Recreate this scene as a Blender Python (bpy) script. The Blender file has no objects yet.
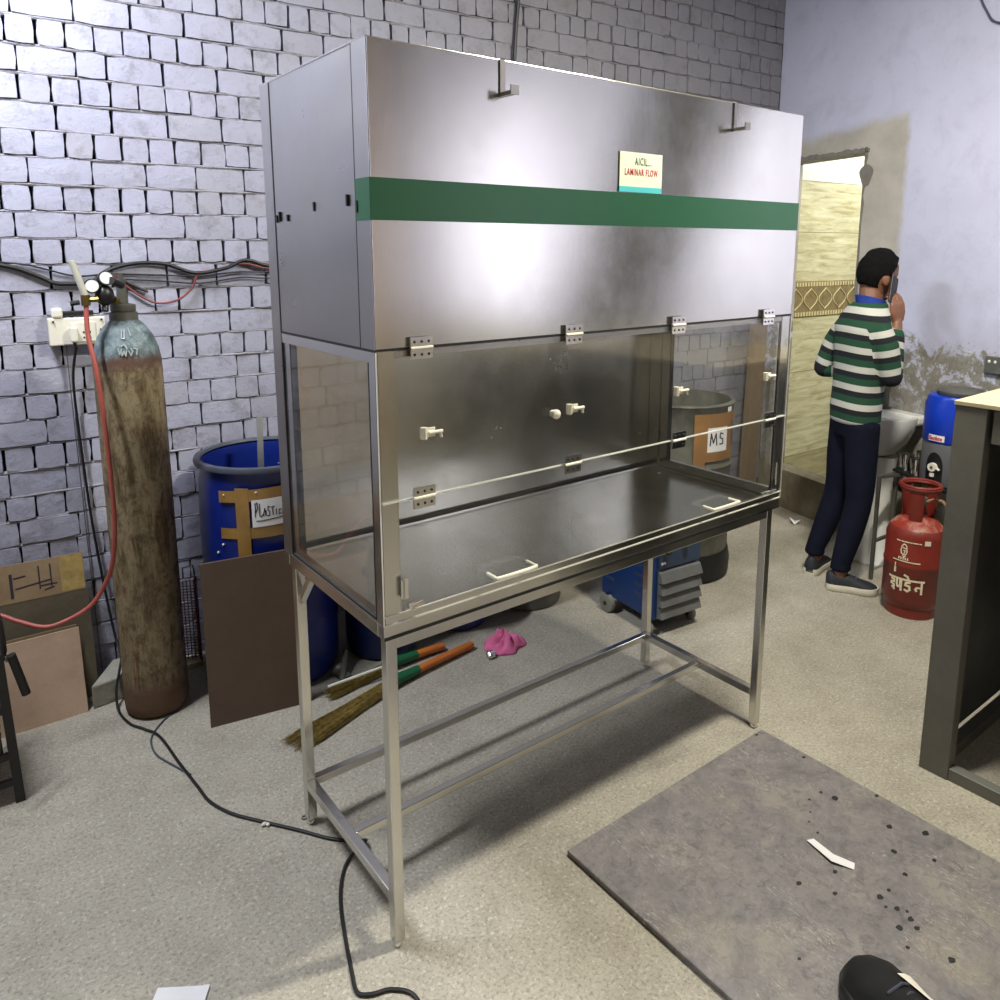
import bpy, bmesh, math, random
from mathutils import Vector, Matrix, noise as mnoise
random.seed(7)
C = bpy.context.scene.collection
PI = math.pi
V = Vector

# ------------------------------------------------------------------ materials
def lin(c):
    c = c / 255.0
    return c / 12.92 if c <= 0.04045 else ((c + 0.055) / 1.055) ** 2.4
def rgb(r, g, b): return (lin(r), lin(g), lin(b), 1.0)

class NT:
    """small helper round a node tree"""
    def __init__(s, name):
        s.m = bpy.data.materials.new(name); s.m.use_nodes = True
        s.t = s.m.node_tree; s.n = s.t.nodes
        s.b = s.n['Principled BSDF']; s.out = s.n['Material Output']
    def node(s, kind, **kw):
        n = s.n.new(kind)
        for k, v in kw.items():
            if k.startswith('i_'):
                key = k[2:]
                key = int(key) if key.isdigit() else key.replace('_', ' ')
                n.inputs[key].default_value = v
            else: setattr(n, k, v)
        return n
    def link(s, a, b): s.t.links.new(a, b)
    def coord(s, kind='Object', scale=(1, 1, 1)):
        tc = s.node('ShaderNodeTexCoord'); mp = s.node('ShaderNodeMapping')
        mp.inputs['Scale'].default_value = scale
        s.link(tc.outputs[kind], mp.inputs['Vector']); return mp.outputs['Vector']
    def noise(s, vec, scale, detail=4, rough=0.6, dist=0.0):
        n = s.node('ShaderNodeTexNoise'); n.inputs['Scale'].default_value = scale
        n.inputs['Detail'].default_value = detail; n.inputs['Roughness'].default_value = rough
        n.inputs['Distortion'].default_value = dist
        s.link(vec, n.inputs['Vector']); return n.outputs['Fac']
    def ramp(s, fac, stops, interp='LINEAR'):
        r = s.node('ShaderNodeValToRGB'); r.color_ramp.interpolation = interp
        e = r.color_ramp.elements
        while len(e) < len(stops): e.new(0.5)
        for el, (p, c) in zip(e, stops):
            el.position = p; el.color = c if len(c) == 4 else (*c, 1)
        s.link(fac, r.inputs['Fac']); return r.outputs['Color']
    def g(s, fac, a, b):
        return s.ramp(fac, [(a, (0, 0, 0, 1)), (b, (1, 1, 1, 1))])
    def mix(s, fac, a, b, mode='MIX'):
        n = s.node('ShaderNodeMix', data_type='RGBA', blend_type=mode)
        for sock, val in ((n.inputs[0], fac), (n.inputs[6], a), (n.inputs[7], b)):
            if hasattr(val, 'is_output') or isinstance(val, bpy.types.NodeSocket): s.link(val, sock)
            else: sock.default_value = val
        return n.outputs[2]
    def math(s, op, a, b=0.0, clamp=False):
        n = s.node('ShaderNodeMath', operation=op, use_clamp=clamp)
        for sock, val in ((n.inputs[0], a), (n.inputs[1], b)):
            if isinstance(val, bpy.types.NodeSocket): s.link(val, sock)
            else: sock.default_value = val
        return n.outputs[0]
    def xyz(s, vec):
        n = s.node('ShaderNodeSeparateXYZ'); s.link(vec, n.inputs[0]); return n.outputs
    def bump(s, h, strength=0.3, dist=0.01):
        n = s.node('ShaderNodeBump'); n.inputs['Strength'].default_value = strength
        n.inputs['Distance'].default_value = dist
        s.link(h, n.inputs['Height']); s.link(n.outputs['Normal'], s.b.inputs['Normal'])
    def base(s, c):
        if isinstance(c, bpy.types.NodeSocket): s.link(c, s.b.inputs['Base Color'])
        else: s.b.inputs['Base Color'].default_value = c
    def rough(s, r):
        if isinstance(r, bpy.types.NodeSocket): s.link(r, s.b.inputs['Roughness'])
        else: s.b.inputs['Roughness'].default_value = r
    def metal(s, v): s.b.inputs['Metallic'].default_value = v

def plain(name, col, rough=0.5, metal=0.0, var=0.15, scale=12, bump=0.0):
    t = NT(name); v = t.coord()
    f = t.noise(v, scale, 5)
    dk = tuple(c * (1 - var) for c in col[:3]) + (1,); lt = tuple(min(1, c * (1 + var)) for c in col[:3]) + (1,)
    t.base(t.ramp(f, [(0.3, dk), (0.7, lt)])); t.rough(rough); t.metal(metal)
    if rough >= .8: t.b.inputs['Specular IOR Level'].default_value = .15
    if bump: t.bump(t.noise(v, scale * 3, 4), bump, 0.01)
    return t.m

M = {}
def steel(name, col=(0.66, 0.66, 0.64, 1), rough=0.24, stretch=(90, 90, 3), wav=0.05, wscale=1.6, br=0.02):
    t = NT(name); v = t.coord('Object', stretch); v2 = t.coord()
    f = t.noise(v, 6, 3, .6)
    t.base(t.mix(0.5, col, t.ramp(t.noise(v2, 3, 5), [(0.3, tuple(c * .84 for c in col[:3]) + (1,)), (0.7, col)])))
    t.rough(t.ramp(t.noise(v2, 5, 5, .7), [(0.3, (rough * .75,) * 3), (0.75, (rough * 1.35,) * 3)]))
    t.metal(1.0)
    h = t.math('ADD', t.math('MULTIPLY', f, br), t.math('MULTIPLY', t.noise(v2, wscale, 1, .4), wav * 20))
    t.bump(h, 0.35, 0.01)
    return t.m
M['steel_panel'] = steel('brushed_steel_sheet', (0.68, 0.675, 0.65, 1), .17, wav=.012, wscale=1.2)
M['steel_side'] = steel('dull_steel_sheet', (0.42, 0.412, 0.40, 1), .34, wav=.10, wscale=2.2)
M['steel_shelf'] = steel('shelf_steel', (0.66, 0.66, 0.60, 1), .22, stretch=(3, 90, 90), wav=.03, wscale=2)
M['steel_back'] = steel('back_steel', (0.64, 0.63, 0.58, 1), .22, wav=.03, wscale=1.8)
M['steel_tube'] = steel('polished_steel_tube', (0.68, 0.67, 0.63, 1), .2, wav=.02, wscale=3)
M['steel_dark'] = steel('dark_mill_steel', (0.16, 0.16, 0.15, 1), .42, stretch=(9, 9, 2), wav=.02)
M['chrome'] = steel('bright_nickel', (0.80, 0.79, 0.76, 1), .18, wav=0)
M['white_metal'] = plain('white_plated_metal', rgb(235, 232, 215), .3, 0.2)
M['edge'] = plain('bright_cut_edge', rgb(225, 225, 215), .35, .0, .03)
M['gap'] = plain('dark_seam', rgb(22, 22, 22), .6)
M['black'] = plain('black_rubber', rgb(18, 18, 20), .5)
M['black_paint'] = plain('black_painted_steel', rgb(28, 28, 30), .4, 0.1)
M['white'] = plain('white_plastic', rgb(225, 222, 210), .4, 0, .05)
M['paper'] = plain('white_paper', rgb(225, 225, 228), .8, 0, .05)
M['green'] = plain('green_vinyl', rgb(24, 84, 52), .32, 0, .05, 4)
M['sign'] = plain('sign_cream', rgb(236, 240, 214), .45, 0, .03)
M['cyan'] = plain('sign_cyan', rgb(80, 200, 205), .45, 0, .05)
M['txt_green'] = plain('sign_green_ink', rgb(30, 95, 50), .5)
M['txt_red'] = plain('sign_red_ink', rgb(190, 35, 40), .5)
M['ink'] = plain('pen_ink', rgb(45, 45, 60), .6)
M['blue_plastic'] = plain('blue_plastic', rgb(16, 34, 112), .32, 0, .2, 5)
M['blue_dark'] = plain('dark_blue_plastic', rgb(12, 30, 76), .4, 0, .25, 5)
M['violet'] = plain('violet_blue_plastic', rgb(28, 24, 110), .35, 0, .15)
M['rim'] = plain('grey_rim_plastic', rgb(72, 76, 90), .45)
M['jug_blue'] = plain('bright_blue_plastic', rgb(20, 58, 185), .3, 0, .05)
M['jug_grey'] = plain('grey_plastic', rgb(92, 94, 98), .4, 0, .08)
M['ceramic'] = plain('white_ceramic', rgb(232, 232, 230), .12, 0, .04)
M['brass'] = plain('old_brass', rgb(130, 112, 60), .35, .8)
M['orange'] = plain('orange_handle', rgb(190, 108, 40), .4, 0, .1)
M['grip'] = plain('green_grip', rgb(14, 92, 56), .45)
M['pink'] = plain('pink_cloth', rgb(206, 108, 150), .85, 0, .15, 20, .3)
M['skin'] = plain('skin', rgb(120, 82, 62), .5, 0, .1, 20)
M['hair'] = plain('black_hair', rgb(8, 8, 9), .85, 0, .3, 60, .5)
M['navy'] = plain('navy_cloth', rgb(15, 18, 34), .85, 0, .2, 9, .25)
M['collar'] = plain('blue_shirt_cloth', rgb(48, 68, 150), .8)
M['shoe'] = plain('dark_shoe_fabric', rgb(30, 33, 40), .7, 0, .3, 40)
M['sole'] = plain('off_white_rubber', rgb(198, 192, 176), .6)
M['red_hose'] = plain('red_rubber_hose', rgb(158, 78, 70), .5, 0, .1)
M['galv'] = plain('galvanised_steel', rgb(98, 98, 92), .5, .4, .3, 8)
M['mach_blue'] = plain('blue_machine_paint', rgb(16, 50, 104), .4, 0, .15, 6)
M['mach_grey'] = plain('grey_machine_paint', rgb(98, 100, 100), .45, 0, .2, 8)
M['mach_face'] = plain('slate_machine_face', rgb(44, 62, 88), .45, 0, .15, 8)
M['wheel'] = plain('grey_wheel', rgb(120, 120, 112), .6)
M['concrete_blk'] = plain('concrete_block', rgb(150, 148, 138), .9, 0, .15, 25, .4)
M['tape'] = plain('brown_tape', rgb(146, 112, 60), .3, 0, .25, 9)
M['tape_o'] = plain('orange_tape', rgb(140, 102, 60), .35, 0, .2, 9)
M['ply'] = plain('pale_plywood', rgb(186, 174, 146), .7, 0, .1, 4)
M['rail_grey'] = plain('grey_painted_steel', rgb(112, 112, 108), .5, .3, .12, 6)
M['galv_lt'] = plain('light_galvanised_strip', rgb(150, 152, 152), .4, .3, .1)
M['foil'] = steel('foil', (0.7, 0.7, 0.7, 1), .25, wav=.4, wscale=40)
M['clear'] = plain('cloudy_plastic', rgb(205, 205, 195), .3, 0, .05)
M['white_ink'] = plain('white_stencil', rgb(228, 218, 190), .6, 0, .15, 40)
M['straw'] = plain('broom_straw', rgb(150, 132, 78), .9, 0, .5, 60)
M['red_cable'] = plain('dull_red_cable', rgb(120, 50, 48), .5)
M['lav_trim'] = plain('wet_cement', rgb(128, 125, 120), .9, 0, .15, 20)

def mk_glass(name, tint, refl, dirt):
    t = NT(name); t.n.remove(t.b)
    tr = t.node('ShaderNodeBsdfTransparent'); tr.inputs[0].default_value = tint
    gl = t.node('ShaderNodeBsdfGlossy'); gl.inputs['Roughness'].default_value = .02
    gl.inputs['Color'].default_value = (1, 1, 1, 1)
    lw = t.node('ShaderNodeLayerWeight'); lw.inputs['Blend'].default_value = .5
    fr = t.math('ADD', t.math('MULTIPLY', t.math('POWER', lw.outputs['Facing'], 4.0), .55), refl)
    mx = t.node('ShaderNodeMixShader'); t.link(fr, mx.inputs[0])
    t.link(tr.outputs[0], mx.inputs[1]); t.link(gl.outputs[0], mx.inputs[2])
    df = t.node('ShaderNodeBsdfDiffuse'); df.inputs[0].default_value = (.75, .75, .7, 1)
    m2 = t.node('ShaderNodeMixShader'); v = t.coord()
    f = t.ramp(t.noise(v, 3.5, 6, .7, .6), [(0.35, (dirt * .4,) * 3), (0.8, (dirt * 1.8,) * 3)])
    t.link(f, m2.inputs[0]); t.link(mx.outputs[0], m2.inputs[1]); t.link(df.outputs[0], m2.inputs[2])
    t.link(m2.outputs[0], t.out.inputs['Surface'])
    return t.m
M['glass'] = mk_glass('clear_acrylic', (.985, .99, .985, 1), .022, .012)

def mat_floor():
    t = NT('worn_concrete'); v = t.coord()
    big = t.noise(v, 1.1, 6, .65, .3); mid = t.noise(v, 6, 6, .7); fine = t.noise(v, 105, 4, .75)
    c = t.ramp(big, [(0.3, rgb(152, 147, 136)), (0.7, rgb(176, 170, 156))])
    c = t.mix(t.math('MULTIPLY', t.g(mid, .45, .75), .5), c, rgb(128, 122, 108))
    c = t.mix(t.math('MULTIPLY', t.g(fine, .50, .64), .62), c, rgb(96, 93, 84))
    c = t.mix(t.math('MULTIPLY', t.g(t.noise(v, 85, 3), .56, .68), .5), c, rgb(205, 202, 190))
    t.base(c); t.rough(t.ramp(mid, [(0.3, (.6,) * 3), (0.7, (.85,) * 3)]))
    t.bump(t.math('ADD', fine, t.math('MULTIPLY', t.noise(v, 22, 5, .7), 2.0)), .35, .006)
    return t.m
M['floor'] = mat_floor()

def mat_brick():
    t = NT('limewashed_brick'); v = t.coord(); o = t.xyz(v)
    a = t.node('ShaderNodeAttribute', attribute_name='tone').outputs['Fac']
    big = t.noise(v, .9, 5, .6, .5); mid = t.noise(v, 9, 6, .75); fine = t.noise(v, 45, 5, .75)
    c = t.ramp(big, [(0.3, rgb(160, 161, 185)), (0.7, rgb(178, 180, 200))])
    # per brick tone
    c = t.mix(t.math('MULTIPLY', a, .8), c, rgb(150, 148, 150))
    # thin limewash to the right, plus shade painted in: greyer, darker brick
    rt = t.g(t.math('ADD', o[0], t.math('MULTIPLY', mid, .9)), -3.3, -1.4)
    n = t.node('ShaderNodeMapRange', i_1=-3.4, i_2=-1.6); t.link(t.math('ADD', o[0], t.math('MULTIPLY', mid, .9)), n.inputs[0]); rt = n.outputs[0]
    c = t.mix(t.math('MULTIPLY', rt, .8), c, rgb(120, 120, 126))
    # dirt, worse near the floor
    n2 = t.node('ShaderNodeMapRange', i_1=1.3, i_2=0.0); t.link(o[2], n2.inputs[0])
    d = t.math('MULTIPLY', t.g(t.math('ADD', mid, t.math('MULTIPLY', n2.outputs[0], .12)), .52, .8), .75)
    c = t.mix(d, c, rgb(96, 92, 92))
    c = t.mix(t.math('MULTIPLY', t.g(fine, .6, .78), .6), c, rgb(70, 64, 58))
    t.base(c); t.rough(.8)
    t.bump(t.math('ADD', mid, t.math('MULTIPLY', fine, .6)), .6, .008)
    return t.m
M['brick'] = mat_brick()
def mat_mortar():
    t = NT('rough_mortar'); v = t.coord()
    mid = t.noise(v, 14, 6, .8); fine = t.noise(v, 60, 5, .8)
    a = t.node('ShaderNodeAttribute', attribute_name='tone').outputs['Fac']
    c = t.ramp(mid, [(0.3, rgb(122, 117, 114)), (0.46, rgb(152, 151, 162)), (0.7, rgb(172, 174, 192))])
    c = t.mix(t.math('MULTIPLY', a, .55), c, rgb(128, 122, 114))
    c = t.mix(t.math('MULTIPLY', t.g(fine, .54, .72), .8), c, rgb(62, 56, 50))
    o = t.xyz(v); n = t.node('ShaderNodeMapRange', i_1=-3.2, i_2=-1.4); t.link(o[0], n.inputs[0])
    c = t.mix(t.math('MULTIPLY', n.outputs[0], .5), c, rgb(104, 102, 104))  # same greying to the right: thinner limewash with shade painted in
    t.base(c); t.rough(.95); t.bump(fine, .8, .012)
    return t.m
M['mortar'] = mat_mortar()
M['gap_wall'] = plain('dark_joint', rgb(34, 31, 30), .95)

def mat_rwall():
    t = NT('lavender_plaster'); v = t.coord(); o = t.xyz(v)
    big = t.noise(v, 1.2, 5, .6, .4); mid = t.noise(v, 5, 7, .75, .4); fine = t.noise(v, 30, 5, .75)
    lav = t.ramp(big, [(0.3, rgb(186, 188, 214)), (0.72, rgb(204, 206, 234))])
    lav = t.mix(t.math('MULTIPLY', t.g(mid, .5, .8), .35), lav, rgb(134, 136, 152))
    cem = t.ramp(t.noise(v, 3, 6, .65), [(0.3, rgb(160, 156, 150)), (0.7, rgb(194, 190, 184))])
    # cement patch round the opening
    def mr(x, a, b):
        n = t.node('ShaderNodeMapRange', i_1=a, i_2=b); t.link(x, n.inputs[0]); return n.outputs[0]
    sx = t.math('ADD', o[0], t.math('MULTIPLY', t.math('SUBTRACT', mid, .5), .10))
    zz = t.math('ADD', o[2], t.math('MULTIPLY', t.math('SUBTRACT', mid, .5), .14))
    patch = t.math('MULTIPLY', mr(sx, 1.00, .96), mr(t.math('SUBTRACT', zz, t.math('MULTIPLY', o[0], .07)), 2.38, 2.32))
    c = t.mix(patch, lav, cem)
    # damp zone with flaking paint
    dampc = t.ramp(t.noise(v, 9, 7, .8), [(0.34, rgb(112, 109, 102)), (0.5, rgb(140, 137, 130)), (0.66, rgb(170, 168, 163))])
    lift = t.math('ADD', o[2], t.math('MULTIPLY', t.math('SUBTRACT', t.noise(v, 6, 8, .8, .6), .5), .8))
    damp = mr(lift, 1.22, 1.18)
    flak = t.math('MULTIPLY', t.g(t.noise(v, 9, 8, .8, .5), .53, .56), mr(o[2], .75, 1.0))
    dampc = t.mix(flak, dampc, rgb(196, 198, 220))
    top = mr(t.math('ADD', o[2], t.math('MULTIPLY', t.math('SUBTRACT', fine, .5), .1)), 1.27, 1.24)
    c = t.mix(t.math('MULTIPLY', damp, top), c, dampc)
    low = mr(t.math('ADD', o[2], t.math('MULTIPLY', t.math('SUBTRACT', mid, .5), .2)), .34, .28)
    c = t.mix(low, c, t.ramp(mid, [(0.3, rgb(96, 90, 74)), (0.7, rgb(146, 138, 116))]))
    t.base(c); t.rough(.85); t.bump(t.math('ADD', mid, t.math('MULTIPLY', fine, .5)), .35, .012)
    return t.m
M['rwall'] = mat_rwall()

def mat_tile():
    t = NT('cream_tile'); v = t.coord(); o = t.xyz(v)
    st = t.coord('Object', (1.2, 1.2, 9))
    f = t.noise(st, 3.2, 6, .6, .8)
    c = t.ramp(f, [(0.34, rgb(176, 168, 128)), (0.5, rgb(206, 201, 164)), (0.66, rgb(222, 219, 188))])
    marb = t.ramp(t.noise(v, 5, 7, .7, 1.2), [(0.42, rgb(226, 240, 222)), (0.7, rgb(240, 248, 236)), (0.74, rgb(180, 196, 178))])
    def step(a, b):
        n = t.node('ShaderNodeMapRange', i_1=a, i_2=b); t.link(o[2], n.inputs[0]); return n.outputs[0]
    c = t.mix(step(2.148, 2.152), c, marb)
    c = t.mix(t.math('MULTIPLY', step(.292, .288), .45), c, rgb(120, 108, 60))
    for z in (.29, .88, 2.15, 1.82):
        j = t.math('LESS_THAN', t.math('ABSOLUTE', t.math('SUBTRACT', o[2], z)), .003)
        c = t.mix(t.math('MULTIPLY', j, .7), c, rgb(110, 98, 62))
    t.base(c); t.rough(.3); t.bump(f, .25, .01)
    return t.m
M['tile'] = mat_tile()
M['border'] = plain('brown_border_tile', rgb(138, 122, 88), .35, 0, .3, 22)
M['border_lt'] = plain('pale_border_relief', rgb(216, 204, 156), .35)

def mat_cyl():
    t = NT('rusted_cylinder_paint'); v = t.coord(); o = t.xyz(v)
    st = t.coord('Object', (9, 9, 2.2))
    a = t.noise(st, 2.2, 7, .75, .4); b = t.noise(v, 22, 6, .75)
    body = t.ramp(a, [(0.36, rgb(72, 54, 36)), (0.46, rgb(112, 98, 70)), (0.54, rgb(140, 128, 102)), (0.64, rgb(100, 72, 48))])
    body = t.mix(t.math('MULTIPLY', t.g(b, .50, .62), .6), body, rgb(60, 44, 32))
    dome = t.ramp(b, [(0.36, rgb(58, 72, 78)), (0.52, rgb(96, 112, 118)), (0.64, rgb(134, 146, 148))])
    def step(x, lo, hi):
        n = t.node('ShaderNodeMapRange', i_1=lo, i_2=hi); t.link(x, n.inputs[0]); return n.outputs[0]
    zz = t.math('ADD', o[2], t.math('MULTIPLY', t.math('SUBTRACT', b, .5), .06))
    c = t.mix(step(zz, 1.295, 1.325), body, rgb(88, 64, 54))
    c = t.mix(step(zz, 1.335, 1.36), c, dome)
    c = t.mix(step(zz, .16, .10), c, rgb(92, 68, 48))
    t.base(c); t.rough(t.ramp(b, [(0.3, (.42,) * 3), (0.7, (.75,) * 3)])); t.bump(b, .35, .006)
    return t.m
M['cyl'] = mat_cyl()

def two(name, c1, c2, scale, rough, lo=.4, hi=.62, metal=0, bump=.2, stretch=(1, 1, 1)):
    t = NT(name); v = t.coord('Object', stretch); f = t.noise(v, scale, 7, .75, .3)
    t.base(t.ramp(f, [(lo, c1), (hi, c2)])); t.rough(rough); t.metal(metal)
    t.bump(t.noise(v, scale * 4, 4), bump, .006); return t.m
M['board'] = two('brown_laminate', rgb(84, 68, 57), rgb(98, 80, 68), 4, .55, .3, .7, 0, .06)
M['card'] = two('cardboard', rgb(134, 112, 84), rgb(150, 128, 98), 5, .8)
M['card_pink'] = two('pinkish_cardboard', rgb(184, 158, 136), rgb(198, 172, 150), 5, .8)
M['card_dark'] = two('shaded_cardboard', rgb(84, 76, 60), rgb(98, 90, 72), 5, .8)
M['lpg'] = two('red_cylinder_paint', rgb(104, 36, 29), rgb(132, 46, 35), 6, .4, .3, .7)
M['lpg_dust'] = two('dusty_red_paint', rgb(142, 44, 32), rgb(176, 136, 118), 9, .5, .45, .62)
M['msdrum'] = two('dirty_grey_drum', rgb(60, 60, 54), rgb(116, 114, 102), 5, .55, .35, .7)
M['rust'] = two('rusty_wire', rgb(98, 62, 54), rgb(140, 98, 88), 20, .8)
M['wood'] = two('brown_board_wood', rgb(100, 82, 64), rgb(122, 102, 80), 4, .6, .3, .7, 0, .1, (6, 6, .8))
M['off_wall'] = plain('bare_plaster', rgb(140, 138, 134), .9, 0, .15, 2)
M['front_wall'] = plain('beige_wall', rgb(206, 178, 140), .9, 0, .12, 2)
M['added_slab_dark'] = plain('added_slab_coat', rgb(58, 58, 60), .7, 0, .2, 3)  # coat of the added slab that shapes the steel reflections
M['ceil'] = plain('ceiling_plaster', rgb(150, 148, 142), .9, 0, .1, 2)

def mat_plate():
    t = NT('scuffed_steel_plate'); v = t.coord()
    a = t.noise(v, 7, 8, .8, .4); b = t.noise(v, 26, 8, .85, .8); s = t.noise(t.coord('Object', (6, 1.2, 1)), 26, 3, .6, 2.5)
    c = t.ramp(a, [(0.36, rgb(100, 97, 99)), (0.5, rgb(120, 116, 117)), (0.62, rgb(134, 129, 124))])
    c = t.mix(t.math('MULTIPLY', t.g(b, .50, .62), .65), c, rgb(76, 74, 78))
    c = t.mix(t.math('MULTIPLY', t.math('MULTIPLY', t.g(s, .56, .62), t.g(t.noise(v, 5, 5, .7), .48, .62)), .8), c, rgb(172, 168, 164))
    c = t.mix(t.math('MULTIPLY', t.g(t.noise(v, 2.6, 4, .6), .54, .66), .4), c, rgb(138, 131, 116))
    t.base(c); t.rough(.6); t.bump(b, .15, .004); return t.m
M['plate'] = mat_plate()

def mat_sweater():
    t = NT('striped_knit')
    a = t.node('ShaderNodeAttribute', attribute_name='stripe').outputs['Fac']
    f = t.math('FRACT', t.math('MULTIPLY', a, 1 / .093))
    c = t.ramp(f, [(0.0, rgb(22, 66, 45)), (0.36, rgb(15, 18, 26)), (0.66, rgb(184, 184, 177))], 'CONSTANT')
    t.base(c); t.rough(.9); v = t.coord(); t.bump(t.noise(v, 70, 3), .4, .006); return t.m
M['sweater'] = mat_sweater()
# ------------------------------------------------------------------ geometry helpers
class MB:
    """collects shapes into one mesh"""
    def __init__(s): s.v = []; s.f = []; s.mi = []; s.mat = 0
    def add(s, vs, fs):
        o = len(s.v); s.v += [tuple(p) for p in vs]
        for f in fs: s.f.append(tuple(i + o for i in f)); s.mi.append(s.mat)
        return s
    def box(s, x0, y0, z0, x1, y1, z1, mx=None):
        vs = [V((x, y, z)) for x in (x0, x1) for y in (y0, y1) for z in (z0, z1)]
        if mx is not None: vs = [mx @ p for p in vs]
        return s.add(vs, [(0, 1, 3, 2), (4, 6, 7, 5), (0, 4, 5, 1), (2, 3, 7, 6), (0, 2, 6, 4), (1, 5, 7, 3)])
    def rings(s, rings, close=True, cap=True):
        n = len(rings[0]); o = len(s.v)
        vs = [p for r in rings for p in r]; fs = []
        for i in range(len(rings) - 1):
            for j in range(n if close else n - 1):
                k = (j + 1) % n
                fs.append((i * n + j, i * n + k, (i + 1) * n + k, (i + 1) * n + j))
        if cap:
            fs.append(tuple(range(n - 1, -1, -1))); m = (len(rings) - 1) * n
            fs.append(tuple(m + j for j in range(n)))
        return s.add(vs, fs)
    def lathe(s, prof, c=(0, 0, 0), n=40, mx=None, cap=True):
        rs = []
        for r, z in prof:
            ring = [V((r * math.cos(2 * PI * j / n), r * math.sin(2 * PI * j / n), z)) for j in range(n)]
            if mx is not None: ring = [mx @ p for p in ring]
            rs.append([p + V(c) for p in ring])
        return s.rings(rs, True, cap)
    def cyl(s, a, b, r, n=16, r2=None):
        return s.tube([a, b], r, n, radii=[r, r if r2 is None else r2])
    def tube(s, pts, r, n=8, radii=None, sq=False):
        pts = [V(p) for p in pts]; rs = []; prev = None
        for i, p in enumerate(pts):
            d = (pts[min(i + 1, len(pts) - 1)] - pts[max(i - 1, 0)]).normalized()
            if prev is None:
                up = V((0, 0, 1)) if abs(d.z) < .9 else V((1, 0, 0)); x = d.cross(up).normalized()
            else: x = (prev - d * prev.dot(d)).normalized()
            prev = x; y = d.cross(x); rr = radii[i] if radii else r
            off = PI / 4 if sq else 0
            rs.append([p + (x * math.cos(2 * PI * j / n + off) + y * math.sin(2 * PI * j / n + off)) * rr for j in range(n)])
        return s.rings(rs)
    def sphere(s, c, r, n=14, m=9, mx=None):
        rs = []
        for i in range(m + 1):
            a = -PI / 2 + PI * i / m; a = max(-PI / 2 + .02, min(PI / 2 - .02, a))
            ring = [V((math.cos(a) * math.cos(2 * PI * j / n) * r[0], math.cos(a) * math.sin(2 * PI * j / n) * r[1], math.sin(a) * r[2])) for j in range(n)]
            if mx is not None: ring = [mx @ p for p in ring]
            rs.append([p + V(c) for p in ring])
        return s.rings(rs)
    def prism(s, poly, z0, z1, mx=None):
        n = len(poly); vs = [V((x, y, z0)) for x, y in poly] + [V((x, y, z1)) for x, y in poly]
        if mx is not None: vs = [mx @ p for p in vs]
        return s.add(vs, [tuple(range(n - 1, -1, -1)), tuple(range(n, 2 * n))] + [(i, (i + 1) % n, n + (i + 1) % n, n + i) for i in range(n)])
    def mesh(s, name, mats, smooth=False, origin=(0, 0, 0), angle=40):
        me = bpy.data.meshes.new(name); o = V(origin)
        me.from_pydata([V(p) - o for p in s.v], [], s.f)
        for m in (mats if isinstance(mats, (list, tuple)) else [mats]): me.materials.append(m)
        me.polygons.foreach_set('material_index', s.mi)
        bm = bmesh.new(); bm.from_mesh(me); bmesh.ops.recalc_face_normals(bm, faces=bm.faces)
        if smooth:
            for f in bm.faces: f.smooth = True
            for e in bm.edges:
                if len(e.link_faces) == 2 and e.calc_face_angle(0) > math.radians(angle): e.smooth = False
        bm.to_mesh(me); bm.free(); me.update()
        return me

def crom(pts, k=6):
    """smooth path through points"""
    P = [V(p) for p in pts]; out = []
    for i in range(len(P) - 1):
        p0 = P[max(i - 1, 0)]; p1 = P[i]; p2 = P[i + 1]; p3 = P[min(i + 2, len(P) - 1)]
        for j in range(k):
            t = j / k
            out.append(.5 * ((2 * p1) + (p2 - p0) * t + (2 * p0 - 5 * p1 + 4 * p2 - p3) * t * t + (3 * p1 - p0 - 3 * p2 + p3) * t ** 3))
    out.append(P[-1]); return out

def thing(name, label, cat, loc=(0, 0, 0), group=None):
    o = bpy.data.objects.new(name, None); C.objects.link(o); o.location = loc
    o.empty_display_size = .1
    o['label'] = label; o['category'] = cat
    if group: o['group'] = group
    return o
def world_origin(o):
    p = V(o.location)
    while o.parent: o = o.parent; p += V(o.location)
    return p
def part(name, mb, m, parent, smooth=False, label=None, bevel=0, origin=None, angle=40):
    """mesh given in world coordinates, linked under its thing"""
    me = mb.mesh(name, m, smooth, world_origin(parent), angle)
    o = bpy.data.objects.new(name, me); C.objects.link(o); o.parent = parent
    if label: o['label'] = label
    if bevel: bev(o, bevel)
    return o
def pieces(name, mb, m, parent, **kw):
    """every loose piece of mb becomes its own part"""
    lab = list(range(len(mb.v)))
    def find(i):
        while lab[i] != i: lab[i] = lab[lab[i]]; i = lab[i]
        return i
    for f in mb.f:
        for q in f[1:]: lab[find(q)] = find(f[0])
    groups = {}
    for f in mb.f: groups.setdefault(find(f[0]), []).append(f)
    for fs in groups.values():
        idx = sorted({i for f in fs for i in f}); mp = {i: k for k, i in enumerate(idx)}
        b_ = MB(); b_.add([mb.v[i] for i in idx], [tuple(mp[i] for i in f) for f in fs]); part(name, b_, m, parent, **kw)
def bev(o, w, seg=2):
    b = o.modifiers.new('bevel', 'BEVEL'); b.width = w; b.segments = seg; b.limit_method = 'ANGLE'; b.angle_limit = math.radians(50)
def single(name, mb, m, label, cat, group=None, smooth=False, bevel=0, origin=(0, 0, 0), angle=40):
    me = mb.mesh(name, m, smooth, origin, angle)
    o = bpy.data.objects.new(name, me); C.objects.link(o); o.location = origin
    o['label'] = label; o['category'] = cat
    if group: o['group'] = group
    if bevel: bev(o, bevel)
    return o
def struct(name, mb, m, loc=(0, 0, 0), rz=0, parent=None, smooth=False):
    me = mb.mesh(name, m, smooth)
    o = bpy.data.objects.new(name, me); C.objects.link(o); o.location = loc; o.rotation_euler = (0, 0, rz)
    if parent: o.parent = parent
    else: o['kind'] = 'structure'
    return o
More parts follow.
